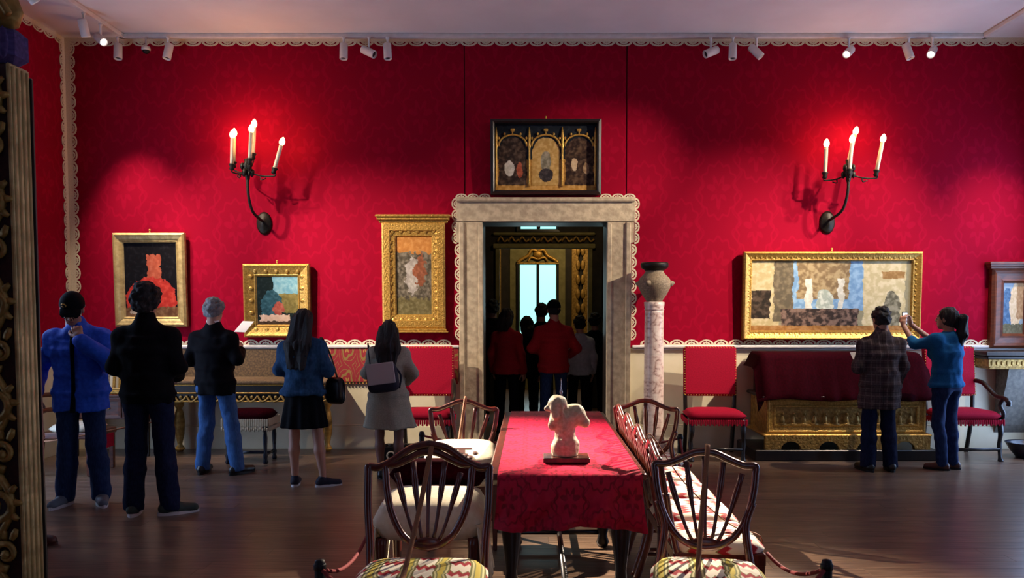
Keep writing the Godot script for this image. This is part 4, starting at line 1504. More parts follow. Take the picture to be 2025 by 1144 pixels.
func sconce(label: String, at: Vector3, hub: Vector3, candles: Array) -> void:
	var t := thing("wall_sconce", label, "sconce", at, 0.0, "iron candle sconces on the red wall")
	var st := mb()
	lathe(st, [[0.01, 0.0], [0.085, 0.0], [0.09, 0.012], [0.07, 0.03], [0.05, 0.035], [0.03, 0.06], [0.004, 0.065]], 16, Transform3D(Basis(Vector3.RIGHT, PI / 2).scaled(Vector3(1, 1.5, 1)), Vector3.ZERO))
	commit("backplate", st, M.iron, t)
	st = mb()
	tube(st, curve([Vector3(0, 0.02, 0.05), Vector3(hub.x * 0.2, 0.04, 0.14), Vector3(hub.x * 0.75, 0.12, 0.26), Vector3(hub.x * 0.95, 0.3, hub.z), hub], 7), 0.016, 8)
	commit("stem", st, M.iron, t)
	st = mb()
	lathe(st, [[0.006, -0.14], [0.025, -0.1], [0.03, -0.06], [0.055, -0.01], [0.045, 0.03], [0.06, 0.05], [0.03, 0.09], [0.035, 0.12], [0.006, 0.13]], 12, Transform3D(Basis(), hub))
	for i in 7:
		var a := TAU * i / 7
		ball(st, hub + Vector3(cos(a) * 0.055, -0.03 + 0.07 * (i % 2), sin(a) * 0.055), Vector3(0.028, 0.045, 0.028), 6)
	commit("hub", st, M.iron, t)
	for c in candles:
		var b: Vector3 = c[0]
		var f: Vector3 = c[1]
		var d := (f - b).normalized()
		st = mb()
		var mid := (hub + b) * 0.5 + Vector3(0, -0.07, 0)
		tube(st, curve([hub + Vector3(0, -0.02, 0), mid, b + Vector3(0, -0.075, 0), b + Vector3(0, -0.03, 0)], 6), 0.009, 6)
		tube(st, curve([mid, mid + Vector3(0, -0.045, 0.01), mid + (b - hub) * 0.18 + Vector3(0, -0.03, 0)], 4), 0.007, 5)
		commit("arm", st, M.iron, t)
		st = mb()
		var xf := Transform3D(Basis(Quaternion(Vector3.UP, d)), b)
		lathe(st, [[0.012, -0.06], [0.03, -0.045], [0.022, -0.02], [0.034, 0.0], [0.036, 0.014], [0.022, 0.016]], 12, xf)
		commit("candle_cup", st, M.iron, t)
		st = mb()
		var l := (f - b).length()
		lathe(st, [[0.021, 0.0], [0.021, l - 0.03], [0.017, l - 0.022], [0.004, l - 0.02]], 12, xf)
		var cd := commit("candle", st, M.wax, t)
		st = mb()
		lathe(st, [[0.006, l - 0.03], [0.026, l - 0.012], [0.033, l + 0.01], [0.029, l + 0.034], [0.015, l + 0.06], [0.002, l + 0.072]], 12, xf)
		commit("flame_bulb", st, M.candle_flame, cd)
		var o := OmniLight3D.new()
		o.name = "candle_light"
		o.light_color = Color("ffb070")
		o.light_energy = 0.16
		o.light_size = 0.02
		o.omni_range = 12.0
		o.omni_attenuation = 2.0
		o.shadow_enabled = true
		o.position = xf * Vector3(0, l + 0.012, 0)
		t.add_child(o)

func sconces() -> void:
	var k := 0.00575
	var h := Vector3(-0.07, 0.56, 0.34)
	var list := []
	for c in [[-33, 17, -31, 73, -0.1], [-25, 7, -23, 63, 0.08], [7, 33, 10, 90, -0.08], [11, 17, 15, 73, 0.1], [53, 2, 68, 52, 0.0]]:
		list.append([h + Vector3(c[0] * k, c[1] * k, c[4]), h + Vector3(c[2] * k, c[3] * k, c[4])])
	sconce("dark iron sconce with five lit candles above the left pictures", Vector3(-3.14, 2.66, ZW), h, list)
	h = Vector3(0.11, 0.53, 0.34)
	list = []
	for c in [[-43, -2, -41, 54, -0.05], [-5, 0, -1, 57, 0.1], [6, 23, 19, 80, -0.1], [52, 0, 63, 60, 0.04]]:
		list.append([h + Vector3(c[0] * k, c[1] * k, c[4]), h + Vector3(c[2] * k, c[3] * k, c[4])])
	sconce("dark iron sconce with four lit candles above the long picture", Vector3(3.45, 2.67, ZW), h, list)

# ---------------------------------------------------------------- furniture along the wall
func red_chair(label: String, at: Vector3, turn: float, arms: bool) -> void:
	# high-backed velvet chair, front towards +z; origin on the floor under the seat
	var t := thing("velvet_chair", label, "chair", at, turn, "crimson velvet chairs along the wall")
	var st := mb()
	var lean := Transform3D(Basis(Vector3.RIGHT, -0.1), Vector3(0, 0.66, -0.24))
	box(st, Vector3(0, 0.285, 0), Vector3(0.6, 0.57, 0.075), 0.03, lean)
	var bk := commit("backrest", st, M.crimson_velvet, t)
	st = mb()
	for i in 19:
		for y in [0.012, 0.558]:
			ball(st, Vector3(-0.28 + i * 0.0311, y, 0.036), Vector3(0.007, 0.007, 0.006), 6, lean)
		for x in [-0.288, 0.288]:
			ball(st, Vector3(x, 0.02 + i * 0.0295, 0.036), Vector3(0.007, 0.007, 0.006), 6, lean)
	var nl := commit("brass_nails", st, M.gilt, bk)
	nl.set_meta("kind", "stuff")
	st = mb()
	pillow(st, 0.64, 0.56, 0.11, Transform3D(Basis(), Vector3(0, 0.44, 0.02)), 12, 1.04, 7.0)
	commit("seat", st, M.crimson_velvet, t)
	st = mb()
	for i in 26:
		for s in [-1, 1]:
			box(st, Vector3(-0.3 + i * 0.024, 0.43 - 0.008 * (i % 2), 0.02 + 0.285 * s), Vector3(0.02, 0.05 + 0.016 * (i % 2), 0.012), 0.004)
			if i < 23:
				box(st, Vector3(0.32 * s, 0.43 - 0.008 * (i % 2), -0.25 + i * 0.0235), Vector3(0.012, 0.05 + 0.016 * (i % 2), 0.02), 0.004)
	var fr := commit("fringe", st, M.crimson_velvet, t)
	fr.set_meta("kind", "stuff")
	for x in [-1.0, 1.0]:
		st = mb()
		tube(st, curve([Vector3(0.28 * x, 0.0, 0.3), Vector3(0.275 * x, 0.06, 0.29), Vector3(0.285 * x, 0.2, 0.26), Vector3(0.275 * x, 0.32, 0.29), Vector3(0.28 * x, 0.45, 0.25)], 5), [0.035, 0.034, 0.03, 0.026, 0.022, 0.02, 0.02, 0.021, 0.024, 0.026, 0.024, 0.022, 0.022, 0.024, 0.026, 0.028, 0.03, 0.03, 0.03, 0.03, 0.03], 8)
		commit("leg", st, M.ebony, t)
		st = mb()
		tube(st, curve([Vector3(0.27 * x, 0.0, -0.33), Vector3(0.27 * x, 0.3, -0.26), Vector3(0.275 * x, 0.5, -0.24), Vector3(0.28 * x, 0.7, -0.25)], 5), 0.024, 8)
		commit("leg", st, M.ebony, t)
		if arms:
			st = mb()
			tube(st, curve([Vector3(0.29 * x, 0.84, -0.26), Vector3(0.31 * x, 0.82, -0.1), Vector3(0.325 * x, 0.7, 0.1), Vector3(0.335 * x, 0.68, 0.25), Vector3(0.33 * x, 0.65, 0.33), Vector3(0.33 * x, 0.61, 0.33)], 6), 0.026, 8)
			commit("armrest", st, M.ebony, t)
			st = mb()
			tube(st, curve([Vector3(0.3 * x, 0.42, 0.2), Vector3(0.325 * x, 0.5, 0.26), Vector3(0.32 * x, 0.6, 0.2), Vector3(0.33 * x, 0.68, 0.24)], 5), 0.024, 8)
			commit("arm_support", st, M.ebony, t)
	st = mb()
	tube(st, [Vector3(-0.27, 0.13, 0.28), Vector3(0.27, 0.13, 0.28)], 0.018, 8)
	commit("stretcher", st, M.ebony, t)

func wall_furniture() -> void:
	var st := mb()
	# hangings over the dado
	box(st, Vector3.ZERO, Vector3(1.58, 0.4, 0.02), 0.004)
	for i in 40:
		box(st, Vector3(-0.77 + i * 0.0395, -0.21, 0.0), Vector3(0.02, 0.03, 0.008), 0.002)
	var o := commit("embroidered_hanging", st, M.brocade)
	o.position = Vector3(-1.66, 1.0, ZW + 0.035)
	tag(o, "red and gold embroidered hanging on the dado left of the door", "hanging")
	st = mb()
	box(st, Vector3.ZERO, Vector3(1.9, 0.36, 0.02), 0.004)
	o = commit("tapestry_strip", st, M.brown_tapestry)
	o.position = Vector3(-3.42, 1.01, ZW + 0.035)
	tag(o, "faded brown tapestry strip on the dado behind the console", "hanging")
	# long carved console under the small picture
	var t := thing("console_table", "long dark console with gilt mouldings and carved end legs", "console", Vector3(-3.25, 0, -9.2))
	st = mb()
	box(st, Vector3(0, 0.845, 0), Vector3(1.94, 0.04, 0.54), 0.01)
	commit("table_top", st, M.brown_tapestry, t)
	st = mb()
	box(st, Vector3(0, 0.77, 0), Vector3(1.86, 0.11, 0.48), 0.006)
	commit("case", st, M.dark_oak, t)
	st = mb()
	for y in [0.812, 0.722, 0.63]:
		box(st, Vector3(0, y, 0.24), Vector3(1.88, 0.014, 0.03), 0.005)
	commit("gilt_moulding", st, M.gilt, t)
	st = mb()
	box(st, Vector3(0, 0.67, 0), Vector3(1.8, 0.09, 0.46), 0.006)
	commit("apron", st, M.ebony, t)
	st = mb()
	for i in 14:
		var x := -0.86 + i * 0.132
		tube(st, curve([Vector3(x, 0.69, 0.24), Vector3(x + 0.04, 0.63, 0.245), Vector3(x + 0.09, 0.64, 0.245), Vector3(x + 0.132, 0.69, 0.24)], 4), 0.013, 6)
		ball(st, Vector3(x + 0.066, 0.675, 0.24), Vector3(0.022, 0.022, 0.014), 6)
	commit("swag_carving", st, M.old_gilt, t)
	for x in [-0.86, 0.86]:
		for z in [-0.17, 0.17]:
			st = mb()
			lathe(st, [[0.03, 0.0], [0.05, 0.02], [0.04, 0.06], [0.025, 0.08], [0.05, 0.2], [0.06, 0.34], [0.045, 0.46], [0.03, 0.5], [0.055, 0.54], [0.055, 0.63]], 12, Transform3D(Basis(), Vector3(x, 0, z)))
			var lg := commit("leg", st, M.old_gilt, t)
			st = mb()
			lathe(st, [[0.052, 0.018], [0.056, 0.03], [0.046, 0.05]], 12, Transform3D(Basis(), Vector3(x, 0, z)))
			commit("brass_ring", st, M.gilt, lg)
	# stool with a tasselled seat
	t = thing("fringed_stool", "low stool with maroon velvet seat and pale tasselled fringe", "stool", Vector3(-3.05, 0, -8.72))
	st = mb()
	pillow(st, 0.5, 0.4, 0.12, Transform3D(Basis(), Vector3(0, 0.46, 0)), 12, 1.0, 6.0)
	commit("seat", st, M.maroon_velvet, t)
	st = mb()
	for i in 22:
		for s in [-1, 1]:
			box(st, Vector3(-0.237 + i * 0.0226, 0.45, 0.2 * s), Vector3(0.019, 0.08, 0.012), 0.003)
			ball(st, Vector3(-0.237 + i * 0.0226, 0.385 - 0.012 * (i % 2), 0.2 * s), Vector3(0.011, 0.024, 0.011), 6)
			if i < 17:
				box(st, Vector3(0.25 * s, 0.45, -0.18 + i * 0.0225), Vector3(0.012, 0.08, 0.019), 0.003)
				ball(st, Vector3(0.25 * s, 0.385 - 0.012 * (i % 2), -0.18 + i * 0.0225), Vector3(0.011, 0.024, 0.011), 6)
	var fr := commit("tassel_fringe", st, M.fringe, t)
	fr.set_meta("kind", "stuff")
	for x in [-0.2, 0.2]:
		for z in [-0.15, 0.15]:
			st = mb()
			lathe(st, [[0.02, 0.0], [0.03, 0.02], [0.02, 0.05], [0.028, 0.09], [0.018, 0.12], [0.026, 0.28], [0.018, 0.34], [0.03, 0.38], [0.03, 0.47]], 10, Transform3D(Basis(), Vector3(x, 0, z)))
			commit("leg", st, M.blue_glaze, t)
	st = mb()
	tube(st, [Vector3(-0.2, 0.1, 0), Vector3(0.2, 0.1, 0)], 0.016, 8)
	for x in [-0.2, 0.2]:
		tube(st, [Vector3(x, 0.1, -0.15), Vector3(x, 0.1, 0.15)], 0.016, 8)
	commit("stretcher", st, M.blue_glaze, t)
	red_chair("crimson velvet chair beside the doorway, behind the grey-coated visitor", Vector3(-1.2, 0, -9.0), 0.0, true)
	red_chair("crimson velvet chair between the marble column and the gilded chest", Vector3(2.02, 0, -9.0), -3.0, false)
	red_chair("crimson velvet armchair with dark carved arms right of the chest", Vector3(4.79, 0, -9.0), 3.0, true)
	# patterned black box on the floor
	t = thing("ornamental_box", "low black box with pale ring ornament beside the doorway chair", "box", Vector3(-1.36, 0, -8.5))
	st = mb()
	box(st, Vector3(0, 0.12, 0), Vector3(0.4, 0.2, 0.2), 0.01)
	for i in 4:
		lathe(st, [[0.02, 0.0], [0.03, 0.01], [0.02, 0.025]], 8, Transform3D(Basis(), Vector3(-0.17 + 0.34 * (i % 2), 0.0, -0.07 + 0.14 * (i / 2))))
	commit("case", st, M.black_metal, t)
	st = mb()
	for i in 8:
		ball(st, Vector3(-0.175 + i * 0.05, 0.225, 0.08), Vector3(0.026, 0.02, 0.02), 8)
	commit("cresting", st, M.black_metal, t)
	for x in [-0.12, 0.0, 0.12]:
		st = mb()
		var ring := []
		for i in 14:
			ring.append(Vector3(x + cos(TAU * i / 14) * 0.04, 0.12 + sin(TAU * i / 14) * 0.04, 0.104))
		tube(st, ring, 0.009, 6, true)
		commit("ring_ornament", st, M.cream_cloth, t)
	# marble column and the urn on it
	t = thing("marble_column", "veined pale marble column standing right of the doorway", "column", Vector3(1.385, 0, -9.22))
	st = mb()
	lathe(st, [[0.118, 0.16], [0.115, 0.25], [0.112, 0.8], [0.106, 1.62], [0.105, 1.64]], 28)
	commit("shaft", st, M.marble, t)
	st = mb()
	lathe(st, [[0.105, 1.64], [0.113, 1.65], [0.106, 1.665], [0.113, 1.69], [0.116, 1.735], [0.1, 1.74]], 28)
	commit("capital", st, M.marble, t)
	st = mb()
	box(st, Vector3(0, 0.04, 0), Vector3(0.34, 0.08, 0.34), 0.01)
	lathe(st, [[0.16, 0.08], [0.165, 0.1], [0.15, 0.125], [0.13, 0.14], [0.135, 0.155], [0.118, 0.165]], 28)
	commit("base", st, M.marble, t)
	t = thing("stone_urn", "weathered stone vase with knobs and dark rim on the marble column", "urn", Vector3(1.385, 1.742, -9.22))
	st = mb()
	lathe(st, [[0.085, 0.0], [0.1, 0.02], [0.14, 0.08], [0.178, 0.15], [0.19, 0.205], [0.172, 0.26], [0.12, 0.31], [0.1, 0.34], [0.11, 0.36]], 24)
	commit("bowl", st, M.urn_stone, t)
	for a in [0.25, 2.1, 3.6, 5.0]:
		st = mb()
		var d := Vector3(cos(a), 0, sin(a))
		tube(st, [d * 0.15 + Vector3(0, 0.2, 0), d * 0.19 + Vector3(0, 0.205, 0), d * 0.225 + Vector3(0, 0.21, 0)], [0.045, 0.034, 0.012], 8)
		commit("knob", st, M.urn_stone, t)
	st = mb()
	lathe(st, [[0.095, 0.34], [0.12, 0.36], [0.155, 0.385], [0.16, 0.425], [0.15, 0.44], [0.11, 0.44], [0.09, 0.4]], 24)
	commit("rim", st, M.iron, t)
	chest()
	# mantel shelf at the right edge, with a basin below
	t = thing("mantel_shelf", "dark carved mantel shelf under the right edge picture", "shelf", Vector3(5.54, 0, -9.33))
	st = mb()
	box(st, Vector3(0.0, 1.15, 0.0), Vector3(0.82, 0.05, 0.4), 0.01)
	box(st, Vector3(0.01, 1.105, -0.01), Vector3(0.78, 0.04, 0.36), 0.012)
	commit("shelf_board", st, M.dark_oak, t)
	st = mb()
	box(st, Vector3(0.02, 1.04, -0.02), Vector3(0.74, 0.09, 0.32), 0.006)
	box(st, Vector3(0.02, 0.985, -0.03), Vector3(0.7, 0.03, 0.3), 0.008)
	for i in 12:
		ball(st, Vector3(-0.31 + i * 0.058, 1.04, 0.14), Vector3(0.02, 0.03, 0.012), 6)
	commit("frieze", st, M.old_gilt, t)
	st = mb()
	extrude(st, PackedVector2Array([Vector2(-0.16, 0.97), Vector2(0.1, 0.97), Vector2(0.06, 0.8), Vector2(-0.02, 0.55), Vector2(-0.1, 0.3), Vector2(-0.16, 0.2)]), 0.46, Transform3D(Basis(Vector3(0, 0, 1), Vector3.UP, Vector3(-1, 0, 0)), Vector3(0.38, 0, -0.02)))
	commit("bracket", st, M.grey_stone, t)
	t = thing("ceramic_basin", "dark blue glazed basin on the floor at the right edge", "basin", Vector3(5.5, 0, -8.95))
	st = mb()
	lathe(st, [[0.02, 0.0], [0.1, 0.0], [0.11, 0.02], [0.16, 0.08], [0.2, 0.15], [0.215, 0.17], [0.205, 0.175], [0.19, 0.16], [0.14, 0.08], [0.02, 0.04]], 24)
	commit("bowl", st, M.blue_glaze, t)
	# desk in the left corner with framed miniatures on it
	t = thing("writing_desk", "small reddish wooden desk cabinet in the left corner", "desk", Vector3(-4.72, 0, -9.22))
	st = mb()
	box(st, Vector3(0, 0.69, 0), Vector3(0.94, 0.03, 0.5), 0.008)
	commit("desk_top", st, M.walnut, t)
	st = mb()
	box(st, Vector3(0, 0.55, 0), Vector3(0.88, 0.25, 0.46), 0.006)
	commit("carcass", st, M.walnut, t)
	for x in [-0.29, 0.0, 0.29]:
		st = mb()
		frame_sweep(st, 0.26, 0.21, [[0.0, 0.0], [0.0, 0.016], [0.03, 0.012], [0.035, 0.0]])
		box(st, Vector3(0, 0, 0.003), Vector3(0.2, 0.15, 0.006), 0.001)
		var dr := commit("drawer", st, M.walnut, t)
		dr.position = Vector3(x, 0.55, 0.23)
		st = mb()
		ball(st, Vector3(0, 0, 0.018), Vector3(0.012, 0.012, 0.014), 8)
		commit("knob", st, M.gilt, dr)
	for x in [-0.4, 0.4]:
		for z in [-0.19, 0.19]:
			st = mb()
			box(st, Vector3(x, 0.215, z), Vector3(0.045, 0.43, 0.045), 0.006, Transform3D.IDENTITY, 0.7)
			commit("leg", st, M.ebony, t)
	var k := 0
	for a in [[-0.14, 0.26, 0.32, "small gilt framed miniature on the desk beside the blue-jacketed visitor", "c9b48a"], [0.16, 0.2, 0.24, "smaller cream mounted miniature standing at the desk's right end", "7c7466"]]:
		k += 1
		t = thing("miniature_picture", a[3], "picture", Vector3(-4.72 + a[0], 0.71, -9.2 + 0.06 * k))
		t.rotation_degrees.x = -8.0
		st = mb()
		frame_sweep(st, a[1], a[2], [[0.0, 0.0], [0.0, 0.02], [0.015, 0.026], [0.03, 0.014], [0.03, 0.0]])
		o = commit("frame", st, M.gilt, t)
		o.position.y = a[2] * 0.5
		st = mb()
		box(st, Vector3(0, a[2] * 0.5, 0.006), Vector3(a[1] - 0.05, a[2] - 0.05, 0.008), 0.001)
		commit("mount", st, M.cream_paint, t)
		st = mb()
		box(st, Vector3(0, a[2] * 0.5, 0.012), Vector3(a[1] - 0.12, a[2] - 0.12, 0.004), 0.001)
		commit("miniature", st, M.urn_stone, t)
	t = thing("gilt_casket", "flat gilt casket lying on the corner desk", "casket", Vector3(-4.7, 0.706, -9.04))
	st = mb()
	box(st, Vector3(0, 0.025, 0), Vector3(0.6, 0.05, 0.1), 0.01)
	commit("case", st, M.gilt, t)
	st = mb()
	box(st, Vector3(0, 0.056, 0), Vector3(0.58, 0.014, 0.09), 0.005)
	commit("lid", st, M.pale_gilt, t)
	# plain chair by the left wall
	t = thing("wooden_chair", "dark wooden side chair with red seat cloth at the left wall", "chair", Vector3(-4.6, 0, -8.15), 90.0)
	for x in [-0.22, 0.22]:
		st = mb()
		tube(st, curve([Vector3(x, 0, -0.3), Vector3(x, 0.3, -0.24), Vector3(x, 0.5, -0.25), Vector3(x, 0.79, -0.36)], 5), 0.024, 8)
		commit("leg", st, M.walnut, t)
		st = mb()
		box(st, Vector3(x, 0.21, 0.22), Vector3(0.05, 0.42, 0.05), 0.006, Transform3D.IDENTITY, 0.8)
		commit("leg", st, M.walnut, t)
	st = mb()
	box(st, Vector3(0, 0.4, 0), Vector3(0.5, 0.06, 0.52), 0.008)
	commit("seat_rail", st, M.walnut, t)
	st = mb()
	pillow(st, 0.46, 0.46, 0.09, Transform3D(Basis(), Vector3(0, 0.42, 0)), 10)
	commit("seat", st, M.cream_cloth, t)
	st = mb()
	box(st, Vector3(0, 0.31, 0.262), Vector3(0.34, 0.14, 0.012), 0.004)
	commit("seat_cloth", st, M.crimson_velvet, t)
	for y in [0.62, 0.77]:
		st = mb()
		tube(st, [Vector3(-0.22, y, -0.29 - (y - 0.62) * 0.4), Vector3(0, y + 0.01, -0.32 - (y - 0.62) * 0.4), Vector3(0.22, y, -0.29 - (y - 0.62) * 0.4)], 0.024, 8)
		commit("back_rail", st, M.walnut, t)
	st = mb()
	tube(st, curve([Vector3(-5.3, 0.43, -8.0), Vector3(-4.8, 0.37, -7.8), Vector3(-4.4, 0.42, -7.75), Vector3(-3.75, 0.52, -8.3)], 6), 0.008, 6)
	o = commit("cord_barrier", st, M.strap)
	tag(o, "thin tan cord strung before the corner desk and chair", "cord")
	for p in [Vector3(-5.3, 0, -8.0), Vector3(-3.75, 0, -8.3)]:
		t = thing("cord_post", "short black cord post by the left wall" if p.x < -5 else "short black cord post between two dark-jacketed visitors", "post", p)
		st = mb()
		lathe(st, [[0.07, 0.0], [0.07, 0.012], [0.014, 0.03], [0.014, 0.5], [0.02, 0.52], [0.004, 0.55]], 12)
		commit("post", st, M.black_metal, t)

func chest() -> void:
	# gilded marriage chest on a dark plinth with a velvet cloth over its lid
	var t := thing("gilded_chest", "carved gold chest with arched feet on a dark plinth", "chest", Vector3(3.44, 0, -9.12))
	var st := mb()
	box(st, Vector3(-0.02, 0.06, 0), Vector3(2.0, 0.12, 0.78), 0.01)
	commit("plinth", st, M.ebony, t)
	st = mb()
	box(st, Vector3(0, 0.47, -0.02), Vector3(1.76, 0.42, 0.62), 0.008)
	commit("body", st, M.old_gilt, t)
	st = mb()
	var poly := PackedVector2Array([Vector2(-0.9, 0.27), Vector2(-0.9, 0.12), Vector2(-0.74, 0.12)])
	for i in 4:
		var c := -0.62 + i * 0.415
		for j in 9:
			var a := PI - PI * j / 8
			poly.append(Vector2(c + cos(a) * 0.11, 0.122 + sin(a) * 0.09))
	poly.append_array(PackedVector2Array([Vector2(0.74, 0.12), Vector2(0.9, 0.12), Vector2(0.9, 0.27)]))
	extrude(st, poly, 0.06, Transform3D(Basis(), Vector3(0, 0, 0.3)))
	commit("arched_base", st, M.old_gilt, t)
	st = mb()
	box(st, Vector3(0, 0.275, 0.01), Vector3(1.84, 0.028, 0.7), 0.01)
	commit("base_moulding", st, M.gilt, t)
	st = mb()
	frame_sweep(st, 1.74, 0.38, [[0.0, 0.0], [0.0, 0.012], [0.02, 0.016], [0.03, 0.006], [0.07, 0.004], [0.08, 0.012], [0.095, 0.012], [0.1, 0.0]])
	var fr := commit("panel_moulding", st, M.gilt, t)
	fr.position = Vector3(0, 0.485, 0.29)
	st = mb()
	for i in 13:
		var x := -0.7 + i * 0.117
		ball(st, Vector3(x, 0.43, 0.29), Vector3(0.028, 0.06, 0.02), 8)
		ball(st, Vector3(x + 0.006, 0.505, 0.295), Vector3(0.015, 0.018, 0.015), 6)
		tube(st, [Vector3(x - 0.05, 0.385, 0.29), Vector3(x, 0.395, 0.3), Vector3(x + 0.05, 0.385, 0.29)], 0.01, 6)
		if i % 4 == 2:
			box(st, Vector3(x + 0.055, 0.45, 0.29), Vector3(0.09, 0.13, 0.012), 0.004)
	var rl := commit("relief_carving", st, M.old_gilt, t)
	rl.set_meta("kind", "stuff")
	st = mb()
	box(st, Vector3(0, 0.695, 0), Vector3(1.86, 0.035, 0.7), 0.012)
	commit("rim_moulding", st, M.ebony, t)
	st = mb()
	extrude(st, PackedVector2Array([Vector2(-0.34, 0.71), Vector2(0.3, 0.71), Vector2(0.1, 1.1), Vector2(-0.34, 1.14)]), 1.7, Transform3D(Basis(Vector3(0, 0, 1), Vector3.UP, Vector3(-1, 0, 0)), Vector3(0.85, 0, 0)))
	commit("lid", st, M.ebony, t)
	# cloth
	t = thing("velvet_cloth", "dark maroon velvet cloth draped over the gilded chest", "cloth", Vector3(3.44, 0, -9.12))
	var V := PackedVector3Array()
	var T := PackedInt32Array()
	var fn := FastNoiseLite.new()
	fn.seed = 3
	fn.frequency = 2.2
	var nx := 60
	var prof := curve([Vector2(-0.35, 1.165), Vector2(-0.1, 1.172), Vector2(0.11, 1.15), Vector2(0.18, 1.03), Vector2(0.27, 0.86), Vector2(0.345, 0.74), Vector2(0.365, 0.7), Vector2(0.37, 0.67)], 4)
	var nj := prof.size()
	for layer in 2:
		for j in nj:
			for i in nx + 1:
				var u := float(i) / nx * 2.0 - 1.0
				var q: Vector2 = prof[j]
				var end := smoothstep(0.9, 1.0, absf(u))
				var f := fn.get_noise_2d(u * 2.2, q.y * 0.5) * 0.03 * float(j) / nj + 0.008 * sin(u * 31.0) * smoothstep(0.5, 1.0, float(j) / nj)
				var y := q.y - end * 0.16 * (1.0 if j < nj - 5 else 0.1) + 0.012 * sin(u * 7.0) * float(j) / nj
				V.append(Vector3(u * (0.97 + 0.02 * float(j) / nj), y - 0.008 * layer, q.x + f - 0.006 * layer))
	for layer in 2:
		var b := layer * nj * (nx + 1)
		for j in nj - 1:
			for i in nx:
				var a := b + j * (nx + 1) + i
				var c := a + nx + 1
				if layer == 0:
					T.append_array([a, a + 1, c, a + 1, c + 1, c])
				else:
					T.append_array([a, c, a + 1, a + 1, c, c + 1])
	st = mb()
	emit(st, V, T, true, PackedVector2Array(), false)
	commit("drape", st, M.maroon_velvet, t)
	st = mb()
	extrude(st, PackedVector2Array([Vector2(0, 0), Vector2(0.055, 0.01), Vector2(0.05, 0.11), Vector2(-0.045, 0.1)]), 0.004)
	var o := commit("paper_leaflet", st, M.paper)
	o.position = Vector3(3.37, 1.1, -8.46)
	o.rotation_degrees.x = -5.0
	tag(o, "white leaflet held by the man in the checked jacket", "leaflet")

# ---------------------------------------------------------------- dining table and shield-back chairs
func shield(st: SurfaceTool, w: float, top: float, bottom: float, r: float, z0: float, lean: float) -> void:
	var half := [Vector2(0.0, 1.0), Vector2(0.22, 0.985), Vector2(0.5, 0.92), Vector2(0.78, 0.865), Vector2(1.0, 0.86), Vector2(1.0, 0.78), Vector2(0.96, 0.6), Vector2(0.84, 0.36), Vector2(0.6, 0.14), Vector2(0.3, 0.03), Vector2(0.0, 0.0)]
	var pts := []
	for p in curve(half, 4):
		pts.append(Vector3(p.x * w * 0.5, lerpf(bottom, top, p.y), 0))
	for i in range(pts.size() - 2, 0, -1):
		pts.append(Vector3(-pts[i].x, pts[i].y, 0))
	for i in pts.size():
		pts[i].z = z0 - (pts[i].y - 0.48) * lean
	tube(st, pts, r, 8, true, 0.8, Vector3.BACK)

